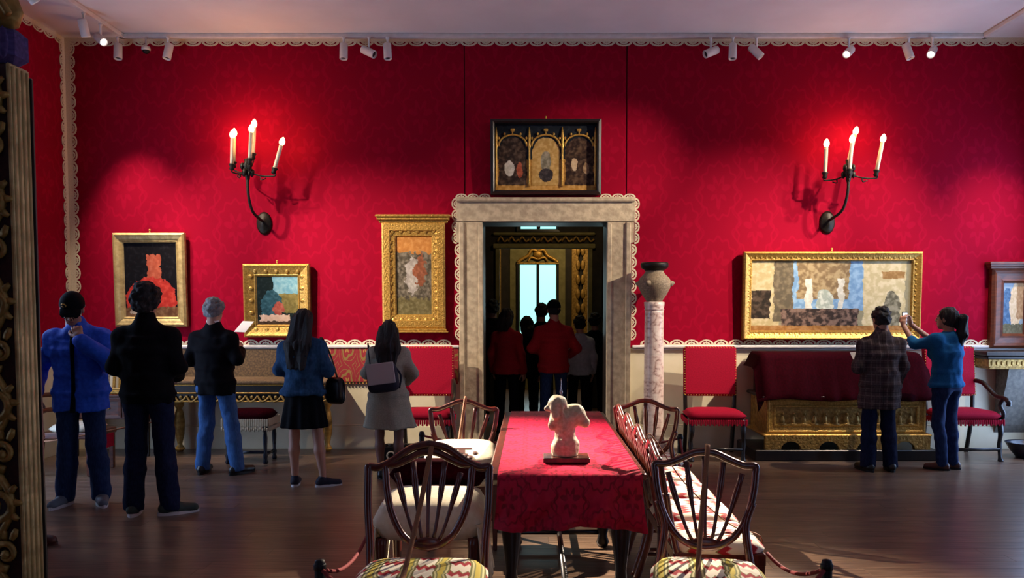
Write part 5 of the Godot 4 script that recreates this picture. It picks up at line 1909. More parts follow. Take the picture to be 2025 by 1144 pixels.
func dining_chair(label: String, at: Vector3, turn: float, wide: bool, seat_mat: Material, strap := true, w := 0.48) -> Node3D:
	# origin on the floor under the seat, front towards +z
	var t := thing("dining_chair", label, "chair", at, turn, "mahogany shield-back chairs round the table")
	var st := mb()
	box(st, Vector3(0, 0.415, 0), Vector3(w, 0.07, 0.44), 0.008)
	commit("seat_rail", st, M.mahogany, t)
	st = mb()
	pillow(st, w + 0.01, 0.46, 0.1, Transform3D(Basis(), Vector3(0, 0.415, 0.005)), 14, 1.06, 5.0)
	commit("seat", st, seat_mat, t)
	for x in [-1.0, 1.0]:
		st = mb()
		box(st, Vector3(x * (w * 0.5 - 0.025), 0.2, 0.195), Vector3(0.045, 0.4, 0.045), 0.005, Transform3D.IDENTITY, 0.6)
		commit("leg", st, M.mahogany, t)
		st = mb()
		tube(st, curve([Vector3(x * (w * 0.5 - 0.02), 0.0, -0.29), Vector3(x * (w * 0.5 - 0.025), 0.25, -0.215), Vector3(x * (w * 0.5 - 0.03), 0.44, -0.205)], 5), 0.022, 8)
		commit("leg", st, M.mahogany, t)
	st = mb()
	for x in [-1.0, 1.0]:
		tube(st, [Vector3(x * (w * 0.5 - 0.025), 0.16, 0.2), Vector3(x * (w * 0.5 - 0.022), 0.16, -0.24)], 0.011, 6)
	tube(st, [Vector3(-w * 0.5 + 0.02, 0.16, 0.0), Vector3(w * 0.5 - 0.02, 0.16, 0.0)], 0.011, 6)
	commit("stretcher", st, M.mahogany, t)
	var lean := 0.2
	var z0 := -0.215
	var sw := w - 0.02
	var top := 0.965
	if wide:
		# camel-backed outer frame on straight posts round a smaller shield
		var pts := []
		for p in curve([Vector2(0.0, 1.0), Vector2(0.3, 0.965), Vector2(0.62, 0.86), Vector2(0.85, 0.81), Vector2(1.0, 0.815), Vector2(1.01, 0.76), Vector2(1.0, 0.5), Vector2(0.95, 0.2), Vector2(0.94, 0.0)], 5):
			pts.append(Vector3(p.x * w * 0.5, 0.44 + 0.56 * p.y, 0))
		var all := []
		for i in range(pts.size() - 1, 0, -1):
			all.append(Vector3(-pts[i].x, pts[i].y, 0))
		all.append_array(pts)
		for i in all.size():
			all[i].z = z0 - (all[i].y - 0.48) * lean
		st = mb()
		tube(st, all, 0.019, 8, false, 0.8, Vector3.BACK)
		commit("outer_frame", st, M.mahogany, t)
		sw = w * 0.72
		top = 0.965
	else:
		for x in [-1.0, 1.0]:
			st = mb()
			var a := []
			for p in curve([Vector2(w * 0.5 - 0.03, 0.44), Vector2(w * 0.5 - 0.045, 0.52), Vector2(sw * 0.40, 0.64), Vector2(sw * 0.47, 0.74)], 5):
				a.append(Vector3(p.x * x, p.y, z0 - (p.y - 0.48) * lean))
			tube(st, a, 0.018, 8)
			commit("stile", st, M.mahogany, t)
	st = mb()
	shield(st, sw, top, 0.535, 0.017, z0, lean)
	commit("shield_frame", st, M.mahogany, t)
	for i in 5:
		var u := (i - 2) * 0.5
		st = mb()
		var a := []
		var r := []
		var tip := top - 0.02 - 0.05 * absf(u) - (0.025 if absf(u) > 0.9 else 0.0)
		for k in 9:
			var f := k / 8.0
			var y := lerpf(0.56, tip, f)
			a.append(Vector3(u * sw * lerpf(0.12, 0.37, pow(f, 0.8)), y, z0 - (y - 0.48) * lean))
			r.append(0.009 + 0.008 * exp(-pow((f - 0.72) * 5.0, 2.0)) + 0.006 * smoothstep(0.85, 1.0, f))
		tube(st, a, r, 6, false, 0.6, Vector3.BACK)
		commit("splat", st, M.mahogany, t)
	st = mb()
	ball(st, Vector3(0, 0.555, z0 - 0.016), Vector3(0.07, 0.028, 0.016), 12)
	commit("shield_foot", st, M.mahogany, t)
	if strap:
		st = mb()
		var zt := z0 - (top - 0.48) * lean
		tube(st, curve([Vector3(0.01, top + 0.01, zt - 0.02), Vector3(0.012, top + 0.02, zt + 0.012), Vector3(-0.02, 0.75, -0.14), Vector3(-0.05, 0.55, 0.08), Vector3(-0.06, 0.49, 0.235), Vector3(-0.06, 0.4, 0.235)], 5), 0.013, 6, false, 0.25, Vector3(0, 0.4, 1))
		commit("strap", st, M.strap, t)
	return t

func dining_group() -> void:
	var x0 := -0.235
	var x1 := 0.605
	var zf := -4.2
	var zb := -6.86
	var t := thing("dining_table", "long dark wooden dining table under the red cloth", "table", Vector3(0.185, 0, -5.53))
	var st := mb()
	box(st, Vector3(0, 0.755, 0), Vector3(x1 - x0, 0.035, zf - zb), 0.01)
	commit("table_top", st, M.mahogany, t)
	st = mb()
	box(st, Vector3(0, 0.69, 0), Vector3(0.72, 0.1, 2.5), 0.006)
	commit("apron", st, M.ebony, t)
	for x in [-0.3, 0.3]:
		for z in [-1.15, 0.0, 1.15]:
			st = mb()
			lathe(st, [[0.03, 0.0], [0.045, 0.03], [0.03, 0.08], [0.04, 0.12], [0.03, 0.2], [0.055, 0.42], [0.035, 0.5], [0.05, 0.54], [0.05, 0.65]], 12, Transform3D(Basis(), Vector3(x, 0, z)))
			commit("leg", st, M.ebony, t)
	st = mb()
	for z in [-1.15, 0.0, 1.15]:
		tube(st, [Vector3(-0.3, 0.1, z), Vector3(0.3, 0.1, z)], 0.018, 8)
	tube(st, [Vector3(0, 0.1, -1.15), Vector3(0, 0.1, 1.15)], 0.018, 8)
	commit("stretcher", st, M.ebony, t)
	# cloth over the table, hanging over its near end
	t = thing("tablecloth", "crimson patterned tablecloth hanging over the table's near end", "tablecloth", Vector3(0.195, 0, -5.53))
	var V := PackedVector3Array()
	var T := PackedInt32Array()
	var fn := FastNoiseLite.new()
	fn.seed = 8
	fn.frequency = 2.4
	var path := []
	for k in 31:
		path.append(Vector2(-1.34 + k * (2.66 / 30.0), 0.776))
	path.append(Vector2(1.345, 0.773))
	path.append(Vector2(1.36, 0.76))
	for k in 16:
		path.append(Vector2(1.366 + 0.012 * k / 15.0, 0.745 - k * 0.0165))
	var nx := 44
	for layer in 2:
		for j in path.size():
			for i in nx + 1:
				var u := float(i) / nx * 2.0 - 1.0
				var q: Vector2 = path[j]
				var hang := clampf((0.76 - q.y) / 0.26, 0.0, 1.0)
				var wave := hang * (0.06 * fn.get_noise_2d(u * 0.9 + q.y * 0.8, q.y * 1.6 - u * 0.7) + 0.012 * sin(u * 3.0 + q.y * 5.0) + 0.014 * sin(26.0 * (q.y + 0.16 * (u - 0.3) * (u - 0.3) - 0.06 * u)))
				var y := q.y + 0.012 * hang * sin(u * 4.0 + 1.0) + (0.0015 * fn.get_noise_2d(u * 3.0, q.x * 3.0) if hang == 0.0 else 0.0)
				var wid := 0.378 + 0.02 * hang * hang
				V.append(Vector3(u * wid, y - 0.003 * layer * (1.0 - hang), q.x + wave + 0.03 * hang - 0.003 * layer * hang))
	for layer in 2:
		var b := layer * path.size() * (nx + 1)
		for j in path.size() - 1:
			for i in nx:
				var a := b + j * (nx + 1) + i
				var c := a + nx + 1
				if layer == 0:
					T.append_array([a, a + 1, c, a + 1, c + 1, c])
				else:
					T.append_array([a, c, a + 1, a + 1, c, c + 1])
	st = mb()
	emit(st, V, T, true, PackedVector2Array(), false)
	commit("cloth", st, M.red_cloth, t)
	# broken stone figure on a slab
	t = thing("stone_torso", "small cream stone figure with bowed head and broken arms on the table", "sculpture", Vector3(0.185, 0.782, -4.56))
	st = mb()
	box(st, Vector3(0.005, 0.014, 0.02), Vector3(0.26, 0.028, 0.17), 0.004)
	commit("slab", st, M.mahogany, t)
	var f := Field.new(Vector3(-0.2, 0.02, -0.12), Vector3(0.2, 0.42, 0.14), 0.006)
	f.ell(Vector3(0.0, 0.075, 0.02), Vector3(0.08, 0.07, 0.062), 0.02)
	f.ell(Vector3(0.0, 0.03, 0.02), Vector3(0.072, 0.05, 0.058), 0.02)
	f.cap(Vector3(0.0, 0.08, 0.02), Vector3(0.0, 0.14, 0.02), 0.062, 0.046, 0.03)
	f.cap(Vector3(0.0, 0.13, 0.02), Vector3(-0.005, 0.22, 0.025), 0.046, 0.066, 0.03)
	f.cap(Vector3(-0.025, 0.262, 0.015), Vector3(0.06, 0.262, 0.01), 0.058, 0.056, 0.03)
	f.cap(Vector3(0.06, 0.255, 0.01), Vector3(0.11, 0.215, 0.025), 0.042, 0.03, 0.02)
	f.cap(Vector3(-0.05, 0.25, 0.03), Vector3(-0.075, 0.2, 0.05), 0.035, 0.026, 0.02)
	f.ell(Vector3(-0.045, 0.325, 0.045), Vector3(0.054, 0.05, 0.056), 0.015)
	f.ell(Vector3(-0.098, 0.3, 0.06), Vector3(0.02, 0.016, 0.018), 0.012)
	f.cap(Vector3(-0.06, 0.29, 0.085), Vector3(-0.055, 0.265, 0.09), 0.022, 0.02, 0.02)
	f.cap(Vector3(-0.02, 0.3, 0.09), Vector3(-0.005, 0.1, 0.075), 0.008, 0.012, 0.02)
	f.rumple(0.006, 14.0, Vector3.ONE, 5)
	f.cut(Vector3.DOWN, Vector3(0, 0.028, 0))
	var a := {}
	add_net(a, f.net())
	inst("figure", net_mesh(a), M.stone_cream, t)
	# chairs
	dining_chair("wide camel-backed dining chair, nearest on the left, facing the camera", Vector3(-0.485, 0, -3.46), 0.0, true, M.flamestitch, true, 0.56)
	dining_chair("shield-back dining chair, nearest on the right, facing the camera", Vector3(0.765, 0, -3.46), -8.0, false, M.flamestitch)
	var far := dining_chair("shield-back chair at the far left with a cream cushion", Vector3(-0.49, 0, -5.62), 3.0, false, M.cream_cloth, true, 0.5)
	dining_chair("shield-back chair at the far right end, turned to the picture wall", Vector3(0.935, 0, -6.27), 162.0, false, M.flamestitch, false)
	var names := ["nearest", "second", "third", "farthest"]
	for i in 4:
		dining_chair("shield-back chair in the row along the table's right side, %s from camera" % names[i], Vector3(0.915, 0, [-4.1, -4.61, -5.12, -5.63][i]), 90.0, false, M.flamestitch_pale, i == 0, 0.46)
	st = mb()
	pillow(st, 0.5, 0.42, 0.13, Transform3D.IDENTITY, 14, 1.1, 5.0)
	var c := commit("seat_cushion", st, M.cream_cloth)
	c.position = Vector3(-0.49, 0.56, -5.6)
	c.rotation_degrees = Vector3(17, 3, 0)
	tag(c, "plump cream cushion propped on the far left dining chair", "cushion")
	st = mb()
	for i in 7:
		ball(st, Vector3(-0.1 + 0.032 * i, 0.127, 0.08 + 0.03 * (i % 3)), Vector3(0.024, 0.006, 0.026), 8)
	box(st, Vector3(-0.005, 0.13, 0.02), Vector3(0.15, 0.008, 0.026), 0.003)
	box(st, Vector3(0.0, 0.128, 0.06), Vector3(0.05, 0.008, 0.06), 0.003)
	box(st, Vector3(0.0, 0.12, 0.16), Vector3(0.12, 0.01, 0.05), 0.003)
	commit("embroidered_emblem", st, M.brown_leather, c)
	# cream upholstered bench between the two left chairs
	t = thing("upholstered_bench", "cream upholstered bench with maroon bolster behind the near left chair", "bench", Vector3(-0.55, 0, -4.42))
	st = mb()
	pillow(st, 0.6, 0.6, 0.22, Transform3D(Basis(), Vector3(0, 0.42, 0)), 14, 1.0, 7.0)
	commit("seat", st, M.cream_cloth, t)
	st = mb()
	pillow(st, 0.58, 0.16, 0.16, Transform3D(Basis(), Vector3(0, 0.6, -0.3)), 12, 1.0, 4.0)
	commit("bolster", st, M.maroon_velvet, t)
	st = mb()
	for s in [-1.0, 1.0]:
		var VV := []
		for j in 7:
			var ring := PackedVector3Array()
			for i in 25:
				var z := -0.28 + i * 0.0233
				ring.append(Vector3(s * (0.27 + 0.045 * j / 6.0 + 0.014 * sin(i * 1.3) * j / 6.0), 0.5 - j * 0.062, z))
			for i in range(24, -1, -1):
				var z := -0.28 + i * 0.0233
				ring.append(Vector3(s * (0.262 + 0.045 * j / 6.0 + 0.014 * sin(i * 1.3) * j / 6.0), 0.5 - j * 0.062, z))
			VV.append(ring)
		loft(st, VV, true, true)
	commit("side_valance", st, M.cream_cloth, t)
	for x in [-0.24, 0.24]:
		for z in [-0.24, 0.24]:
			st = mb()
			lathe(st, [[0.02, 0.0], [0.03, 0.05], [0.022, 0.1], [0.03, 0.4], [0.03, 0.44]], 10, Transform3D(Basis(), Vector3(x, 0, z)))
			commit("leg", st, M.mahogany, t)
	# rope barrier round the group
	var posts := [Vector3(-0.88, 0, -3.3), Vector3(1.218, 0, -3.3), Vector3(1.24, 0, -6.75), Vector3(-0.95, 0, -6.9), Vector3(0.27, 0, -7.6)]
	var lab := ["black barrier post at the bottom left beside the near chair", "black barrier post at the bottom right beside the near chair", "black barrier post behind the far right dining chair", "black barrier post behind the far left dining chair", "black barrier post with silver finial before the doorway"]
	for i in posts.size():
		t = thing("barrier_post", lab[i], "stanchion", posts[i], 0.0, "black rope barrier posts round the dining table")
		st = mb()
		lathe(st, [[0.13, 0.0], [0.13, 0.012], [0.03, 0.03], [0.022, 0.05], [0.022, 0.58], [0.019, 0.595], [0.004, 0.6]] if i != 4 else [[0.13, 0.0], [0.13, 0.012], [0.03, 0.03], [0.018, 0.05], [0.018, 0.8], [0.004, 0.805]], 16)
		commit("post", st, M.black_metal, t)
		st = mb()
		if i == 4:
			lathe(st, [[0.01, 0.8], [0.022, 0.82], [0.012, 0.85], [0.018, 0.87], [0.006, 0.9], [0.004, 0.95], [0.001, 1.0]], 12)
			commit("finial", st, M.silver, t)
		else:
			lathe(st, [[0.024, 0.555], [0.026, 0.56], [0.026, 0.575], [0.024, 0.58]], 14)
			commit("collar", st, M.black_metal, t)
	var h := Vector3(0, 0.565, 0)
	var ropes := [
		["red barrier rope sagging across the front between the two near posts", posts[0] + h, posts[1] + h, 0.3, 0.5],
		["red barrier rope from the bottom right post to the row of chairs", posts[1] + h, Vector3(1.13, 0.46, -3.84), 0.06, 0.0],
		["red barrier rope from the bottom left post to the cream bench", posts[0] + h, Vector3(-0.86, 0.46, -4.16), 0.08, 0.0],
		["red barrier rope at the far end of the chair row", posts[2] + h, Vector3(1.16, 0.5, -5.87), 0.1, 0.0],
		["red barrier rope across the far end of the table on the right", posts[2] + h, posts[4] + h, 0.12, 0.0],
		["red barrier rope across the far end of the table on the left", posts[4] + h, posts[3] + h, 0.12, 0.0]]
	for r in ropes:
		st = mb()
		var pts := []
		for k in 25:
			var g := k / 24.0
			var q: Vector3 = r[1]
			var pp: Vector3 = q.lerp(r[2], g) + Vector3(0, -r[3] * 4.0 * g * (1.0 - g), r[4] * 4.0 * g * (1.0 - g))
			pts.append(pp)
		tube(st, pts, 0.009, 8)
		tag(commit("barrier_rope", st, M.red_rope), r[0], "rope", "red barrier ropes")

# ---------------------------------------------------------------- gilt carved screen at the left edge
func gilt_screen() -> void:
	var t := thing("carved_screen", "tall gilt carved screen post with scrolling leaves at the left edge", "screen", Vector3(-1.592, 0, -2.5))
	var st := mb()
	box(st, Vector3(-0.26, 1.19, -0.05), Vector3(0.516, 2.38, 0.08), 0.004)
	commit("ground_panel", st, M.screen_ground, t)
	st = mb()
	for x in [0.0, -0.52]:
		box(st, Vector3(x - 0.004, 1.19, -0.048), Vector3(0.012, 2.38, 0.1), 0.004)
		for k in 4:
			tube(st, [Vector3(x + 0.001, 0.0, -0.012 - 0.024 * k), Vector3(x + 0.001, 2.37, -0.012 - 0.024 * k)], 0.006, 8)
	commit("gilt_stile", st, M.pale_gilt, t)
	st = mb()
	box(st, Vector3(-0.006, 1.18, -0.104), Vector3(0.026, 2.36, 0.012), 0.003)
	commit("back_edge", st, M.ebony, t)
	# scrolling stem with a leaf spiral in every bend
	for col in 3:
		var xc := -0.062 - 0.15 * col
		st = mb()
		var stem := []
		for k in 90:
			var y := 0.04 + k * 0.0258
			stem.append(Vector3(xc + 0.03 * sin(y * 20.0), y, 0.0))
		tube(st, stem, 0.012, 6)
		commit("scroll_stem", st, M.old_gilt, t)
		for k in 15:
			var y := 0.08 + k * 0.157
			var s := 1.0 if k % 2 == 0 else -1.0
			st = mb()
			var sp := []
			var rr := []
			for j in 22:
				var g := j / 21.0
				var a := -PI * 0.5 + g * TAU * 1.15
				var r := lerpf(0.05, 0.01, g)
				sp.append(Vector3(xc + s * (cos(a) * r - 0.012), y + sin(a) * r, 0.004 + 0.012 * g))
				rr.append(lerpf(0.014, 0.007, g))
			tube(st, sp, rr, 7, false, 0.7, Vector3.BACK)
			ball(st, Vector3(xc - s * 0.012, y, 0.014), Vector3(0.016, 0.016, 0.012), 8)
			for j in 5:
				var a := -0.6 + j * 0.65
				var xf := Transform3D(Basis(Vector3.BACK, a * s), Vector3(xc + s * (cos(a) * 0.052 - 0.012), y + sin(a) * 0.066, 0.002))
				ball(st, Vector3.ZERO, Vector3(0.026, 0.013, 0.01), 7, xf)
			commit("leaf_scroll", st, M.old_gilt, t)
	# top: purple band under a carved crest
	st = mb()
	box(st, Vector3(-0.26, 2.44, -0.05), Vector3(0.54, 0.11, 0.1), 0.02)
	for i in 14:
		ball(st, Vector3(-0.51 + i * 0.038, 2.44, 0.0), Vector3(0.018, 0.05, 0.012), 8)
	commit("velvet_band", st, M.purple_velvet, t)
	st = mb()
	for i in 7:
		var x := -0.5 + i * 0.08
		ball(st, Vector3(x, 2.54 + 0.03 * (i % 2), -0.03), Vector3(0.05, 0.06, 0.035), 9)
		tube(st, curve([Vector3(x - 0.04, 2.5, 0.0), Vector3(x, 2.56, 0.012), Vector3(x + 0.03, 2.52, 0.01)], 4), 0.012, 6)
	commit("carved_crest", st, M.old_gilt, t)

# ---------------------------------------------------------------- people
func visitors() -> void:
	var S1 := Color(0.42, 0.22, 0.15)
	var S2 := Color(0.34, 0.17, 0.11)
	var blue := person({"label": "person in a blue jacket and black cap, head bowed, hand at mouth", "at": Vector3(-3.78, 0, -6.75), "yaw": 195.0, "h": 1.8, "skin": S1, "seed": 5, "look": Vector3(-34, 6, 4),
		"pose": {"hd": Vector3(0.02, 1.6, -0.11), "nb": Vector3(0.01, 1.44, -0.02), "ep": Vector3(0.33, 1.12, 0.08), "wp": Vector3(0.3, 0.93, -0.1), "em": Vector3(-0.27, 1.14, -0.1), "wm": Vector3(-0.07, 1.36, -0.26), "am": Vector3(-0.13, 0.09, 0.0), "ap": Vector3(0.14, 0.09, 0.02)},
		"hand_m": "grip", "point_m": Vector3(0.3, 0.8, 0.3), "palm_m": Vector3(0.2, 0.1, 1),
		"top": {"kind": "jacket", "mat": M.blue_nylon, "hem": 0.78, "loose": 0.035, "collar": 0.05, "rumple": 0.03, "flare": 0.3}, "bottom": {"kind": "jeans", "mat": M.mid_denim, "wide": 0.022},
		"shoes": {"kind": "low", "mat": M.grey_shoe, "sole": M.white_rubber, "turn_m": 18.0, "turn_p": -18.0}, "hair": {"mat": M.grey_hair}, "cap": M.black_cotton})
	var zp := mb()
	tube(zp, curve([Vector3(0.01, 1.46, -0.15), Vector3(0.012, 1.3, -0.182), Vector3(0.01, 1.1, -0.182), Vector3(0.012, 0.95, -0.178), Vector3(0.02, 0.8, -0.19)], 5), [0.024, 0.022, 0.02, 0.019, 0.018, 0.017, 0.016, 0.015, 0.015, 0.015, 0.015, 0.015, 0.015, 0.016, 0.016, 0.017, 0.018, 0.019, 0.02, 0.021, 0.022], 8, false, 0.5, Vector3.BACK)
	commit("dark_shirt_front", zp, M.black_cotton, blue)
	var cs := 1.8 / 1.75
	var cx := Transform3D(Basis.from_euler(Vector3(-34, 6, 4) * PI / 180.0).scaled(Vector3.ONE * cs * 1.06), Vector3(0.02, 1.6, -0.11) * cs)
	zp = mb()
	var arc := []
	for i in 10:
		var a := 0.7 + i * 0.54
		arc.append(cx * Vector3(0.045 + 0.017 * cos(a), 0.078 + 0.017 * sin(a), -0.076 - 0.012 * sin(a) * 0.5 + 0.004 * cos(a)))
	tube(zp, arc, 0.005, 6)
	commit("cap_emblem", zp, M.gilt, blue)
	person({"label": "person in a black jacket and dark jeans facing the red portrait-sized picture", "at": Vector3(-3.06, 0, -6.42), "yaw": 4.0, "h": 1.83, "skin": S1, "seed": 7, "look": Vector3(4, 4, 0),
		"pose": {"em": Vector3(-0.235, 1.14, 0.02), "wm": Vector3(-0.14, 1.06, -0.22), "ep": Vector3(0.235, 1.14, 0.02), "wp": Vector3(0.14, 1.05, -0.22), "ap": Vector3(0.15, 0.09, 0.02), "am": Vector3(-0.12, 0.09, 0.02)}, "hand_m": "grip", "hand_p": "grip",
		"top": {"kind": "jacket", "mat": M.black_cotton, "hem": 0.86, "loose": 0.026, "collar": 0.045}, "bottom": {"kind": "jeans", "mat": M.dark_denim, "wide": 0.022},
		"shoes": {"kind": "low", "mat": M.green_shoe, "sole": M.white_rubber, "turn_m": 10.0, "turn_p": -62.0}, "hair": {"mat": M.black_hair, "size": 1.12}})
	person({"label": "grey-haired person in a black blazer and light blue jeans", "at": Vector3(-3.17, 0, -8.06), "yaw": -6.0, "h": 1.75, "skin": S1, "seed": 9, "look": Vector3(-6, 0, 0),
		"pose": {"em": Vector3(-0.25, 1.14, 0.05), "wm": Vector3(-0.15, 1.1, -0.18), "ep": Vector3(0.26, 1.15, 0.04), "wp": Vector3(0.17, 1.22, -0.2), "am": Vector3(-0.14, 0.09, 0.02), "ap": Vector3(0.22, 0.09, 0.02), "kp": Vector3(0.16, 0.49, -0.015)}, "hand_p": "grip", "hand_m": "grip", "point_p": Vector3(-0.2, 0.8, -0.5),
		"top": {"kind": "blazer", "mat": M.black_wool, "hem": 0.8, "loose": 0.024, "collar": 0.03, "shirt": M.paper}, "bottom": {"kind": "jeans", "mat": M.light_denim, "wide": 0.018},
		"shoes": {"kind": "low", "mat": M.black_leather, "sole": M.black_metal, "turn_p": -30.0}, "hair": {"mat": M.grey_hair}})
	var st := mb()
	box(st, Vector3.ZERO, Vector3(0.13, 0.19, 0.004), 0.001)
	var o := commit("paper_card", st, M.paper)
	o.position = Vector3(-3.0, 1.47, -8.42)
	o.rotation_degrees = Vector3(-55, -10, -4)
	tag(o, "white card held up by the grey-haired person in the blazer", "card")
	person({"label": "person with long black hair, denim jacket and short black skirt", "at": Vector3(-2.13, 0, -7.5), "yaw": -6.0, "h": 1.66, "fem": true, "skin": S1, "seed": 11, "look": Vector3(-16, 0, 0),
		"pose": {"hd": Vector3(-0.01, 1.61, -0.06), "em": Vector3(-0.24, 1.14, 0.0), "wm": Vector3(-0.12, 1.16, -0.24), "ep": Vector3(0.25, 1.14, 0.0), "wp": Vector3(0.12, 1.15, -0.24), "am": Vector3(-0.09, 0.09, 0.02), "ap": Vector3(0.2, 0.09, 0.03), "kp": Vector3(0.14, 0.49, -0.01)}, "hand_m": "grip", "hand_p": "grip",
		"top": {"kind": "denim_jacket", "mat": M.denim_jacket, "hem": 0.9, "loose": 0.034, "collar": 0.02, "rumple": 0.024}, "bottom": {"kind": "skirt", "mat": M.black_cotton, "hem": 0.58},
		"shoes": {"kind": "low", "mat": M.navy_canvas, "sole": M.white_rubber, "turn_m": 12.0, "turn_p": -58.0}, "hair": {"mat": M.black_hair, "mesh": long_hair(0.48, 0.075, false, 3)}})
	bag(Vector3(-1.86, 0, -7.62))
	person({"label": "person with long brown hair in a grey knee-length coat", "at": Vector3(-1.4, 0, -7.85), "yaw": 4.0, "h": 1.56, "fem": true, "skin": Color(0.2, 0.09, 0.06), "seed": 13, "look": Vector3(-18, 0, 0),
		"pose": {"hd": Vector3(0.0, 1.6, -0.07), "em": Vector3(-0.24, 1.15, 0.0), "wm": Vector3(-0.13, 1.1, -0.22), "ep": Vector3(0.27, 1.15, 0.0), "wp": Vector3(0.18, 1.05, -0.2), "am": Vector3(-0.09, 0.09, 0.02), "ap": Vector3(0.09, 0.09, 0.02)}, "hand_m": "grip", "hand_p": "grip",
		"top": {"kind": "coat", "mat": M.grey_coat, "hem": 0.56, "loose": 0.026, "collar": 0.03, "flare": 2.6}, "bottom": {"kind": "skirt", "mat": M.black_cotton, "hem": 0.62},
		"shoes": {"kind": "low", "mat": M.black_leather, "sole": M.black_metal}, "hair": {"mat": M.brown_hair, "mesh": long_hair(0.4, 0.085, false, 6)}})
	backpack(Vector3(-1.42, 1.0, -7.66))
	person({"label": "person in a checked brown jacket and dark jeans before the chest", "at": Vector3(3.53, 0, -8.2), "yaw": 2.0, "h": 1.66, "skin": S2, "seed": 15, "look": Vector3(-8, 8, 0),
		"pose": {"em": Vector3(-0.24, 1.13, 0.03), "wm": Vector3(-0.15, 1.15, -0.2), "ep": Vector3(0.235, 1.13, 0.03), "wp": Vector3(0.22, 0.92, -0.1), "am": Vector3(-0.12, 0.09, 0.02), "ap": Vector3(0.13, 0.09, 0.02)}, "hand_m": "grip",
		"top": {"kind": "jacket", "mat": M.tweed, "hem": 0.68, "loose": 0.037, "collar": 0.04, "rumple": 0.024}, "bottom": {"kind": "jeans", "mat": M.dark_denim, "wide": 0.022},
		"shoes": {"kind": "low", "mat": M.black_leather, "sole": M.black_metal, "turn_m": 15.0}, "hair": {"mat": M.black_hair}})
	person({"label": "person with a ponytail in a blue sweater holding up a phone", "at": Vector3(4.25, 0, -8.28), "yaw": 28.0, "h": 1.66, "fem": true, "skin": S2, "seed": 17, "look": Vector3(6, 12, 0),
		"pose": {"em": Vector3(-0.22, 1.36, -0.24), "wm": Vector3(-0.17, 1.56, -0.42), "ep": Vector3(0.16, 1.36, -0.25), "wp": Vector3(-0.04, 1.57, -0.42), "sm": Vector3(-0.19, 1.42, -0.02), "sp": Vector3(0.185, 1.41, -0.02), "am": Vector3(-0.07, 0.09, 0.02), "ap": Vector3(0.09, 0.09, 0.04)}, "hand_m": "grip", "hand_p": "grip", "point_m": Vector3(0.2, 0.9, -0.2), "point_p": Vector3(-0.2, 0.9, -0.2),
		"top": {"kind": "sweater", "mat": M.blue_knit, "hem": 0.9, "loose": 0.024, "sleeve": 0.2, "rumple": 0.022}, "bottom": {"kind": "jeans", "mat": M.mid_denim, "wide": 0.006},
		"shoes": {"kind": "boot", "mat": M.brown_leather, "sole": M.black_metal, "turn_m": 30.0, "turn_p": 40.0}, "hair": {"mat": M.black_hair, "mesh": long_hair(0.32, 0.05, true, 8)}})
	var t := thing("smartphone", "smartphone with a bright screen held up before the long picture", "phone", Vector3(3.965, 1.555, -8.63), 20.0)
	st = mb()
	box(st, Vector3.ZERO, Vector3(0.07, 0.14, 0.009), 0.004)
	commit("case", st, M.black_metal, t)
	st = mb()
	box(st, Vector3(0, 0.0, 0.005), Vector3(0.06, 0.115, 0.002), 0.0005)
	commit("screen", st, glow("phone_screen", "dfe6ff", 1.1), t)
	# two visitors mostly behind the carved screen
	person({"label": "person half hidden at the left edge, brown shoes showing", "at": Vector3(-3.52, 0, -5.42), "yaw": -80.0, "h": 1.72, "coarse": true, "skin": S1,
		"pose": {"am": Vector3(-0.1, 0.09, -0.03), "ap": Vector3(0.1, 0.09, 0.05)},
		"top": {"kind": "coat", "mat": M.tweed, "hem": 0.8}, "bottom": {"kind": "trousers", "mat": M.black_wool}, "shoes": {"kind": "low", "mat": M.brown_leather, "sole": M.brown_leather, "turn_m": 4.0}, "hair": {"mat": M.brown_hair}})
	person({"label": "person half hidden at the left edge, black shoe tip showing", "at": Vector3(-4.36, 0, -6.72), "yaw": -75.0, "h": 1.72, "coarse": true, "skin": S1,
		"top": {"kind": "jacket", "mat": M.black_wool, "hem": 0.82}, "bottom": {"kind": "trousers", "mat": M.black_cotton}, "shoes": {"kind": "low", "mat": M.black_leather, "sole": M.black_metal}, "hair": {"mat": M.black_hair}})
	# the crowd in the next gallery
	var g := "visitors crowding through the doorway"
	person({"label": "person in a red sweater, black cap and jeans in the doorway", "at": Vector3(0.27, 0, -10.35), "yaw": 3.0, "h": 1.76, "coarse": true, "group": g, "look": Vector3(-4, 10, 0), "skin": S1,
		"pose": {"em": Vector3(-0.28, 1.15, 0.0), "wm": Vector3(-0.14, 1.1, -0.2), "ep": Vector3(0.3, 1.15, 0.0), "wp": Vector3(0.22, 1.06, -0.16)},
		"top": {"kind": "sweater", "mat": M.red_wool, "hem": 0.84, "loose": 0.026, "collar": 0.03}, "bottom": {"kind": "jeans", "mat": M.mid_denim}, "shoes": {"kind": "low", "mat": M.black_leather, "sole": M.black_metal}, "hair": {"mat": M.black_hair}, "cap": M.black_cotton})
	person({"label": "dark-haired person in a red top at the left door jamb", "at": Vector3(-0.34, 0, -10.75), "yaw": -22.0, "h": 1.66, "coarse": true, "fem": true, "group": g, "skin": S1, "look": Vector3(-14, 0, 0),
		"top": {"kind": "sweater", "mat": M.red_wool, "hem": 0.84, "loose": 0.028}, "bottom": {"kind": "trousers", "mat": M.black_cotton}, "shoes": {"kind": "low", "mat": M.black_leather, "sole": M.black_metal}, "hair": {"mat": M.brown_hair, "mesh": long_hair(0.2, 0.06, false, 9)}})
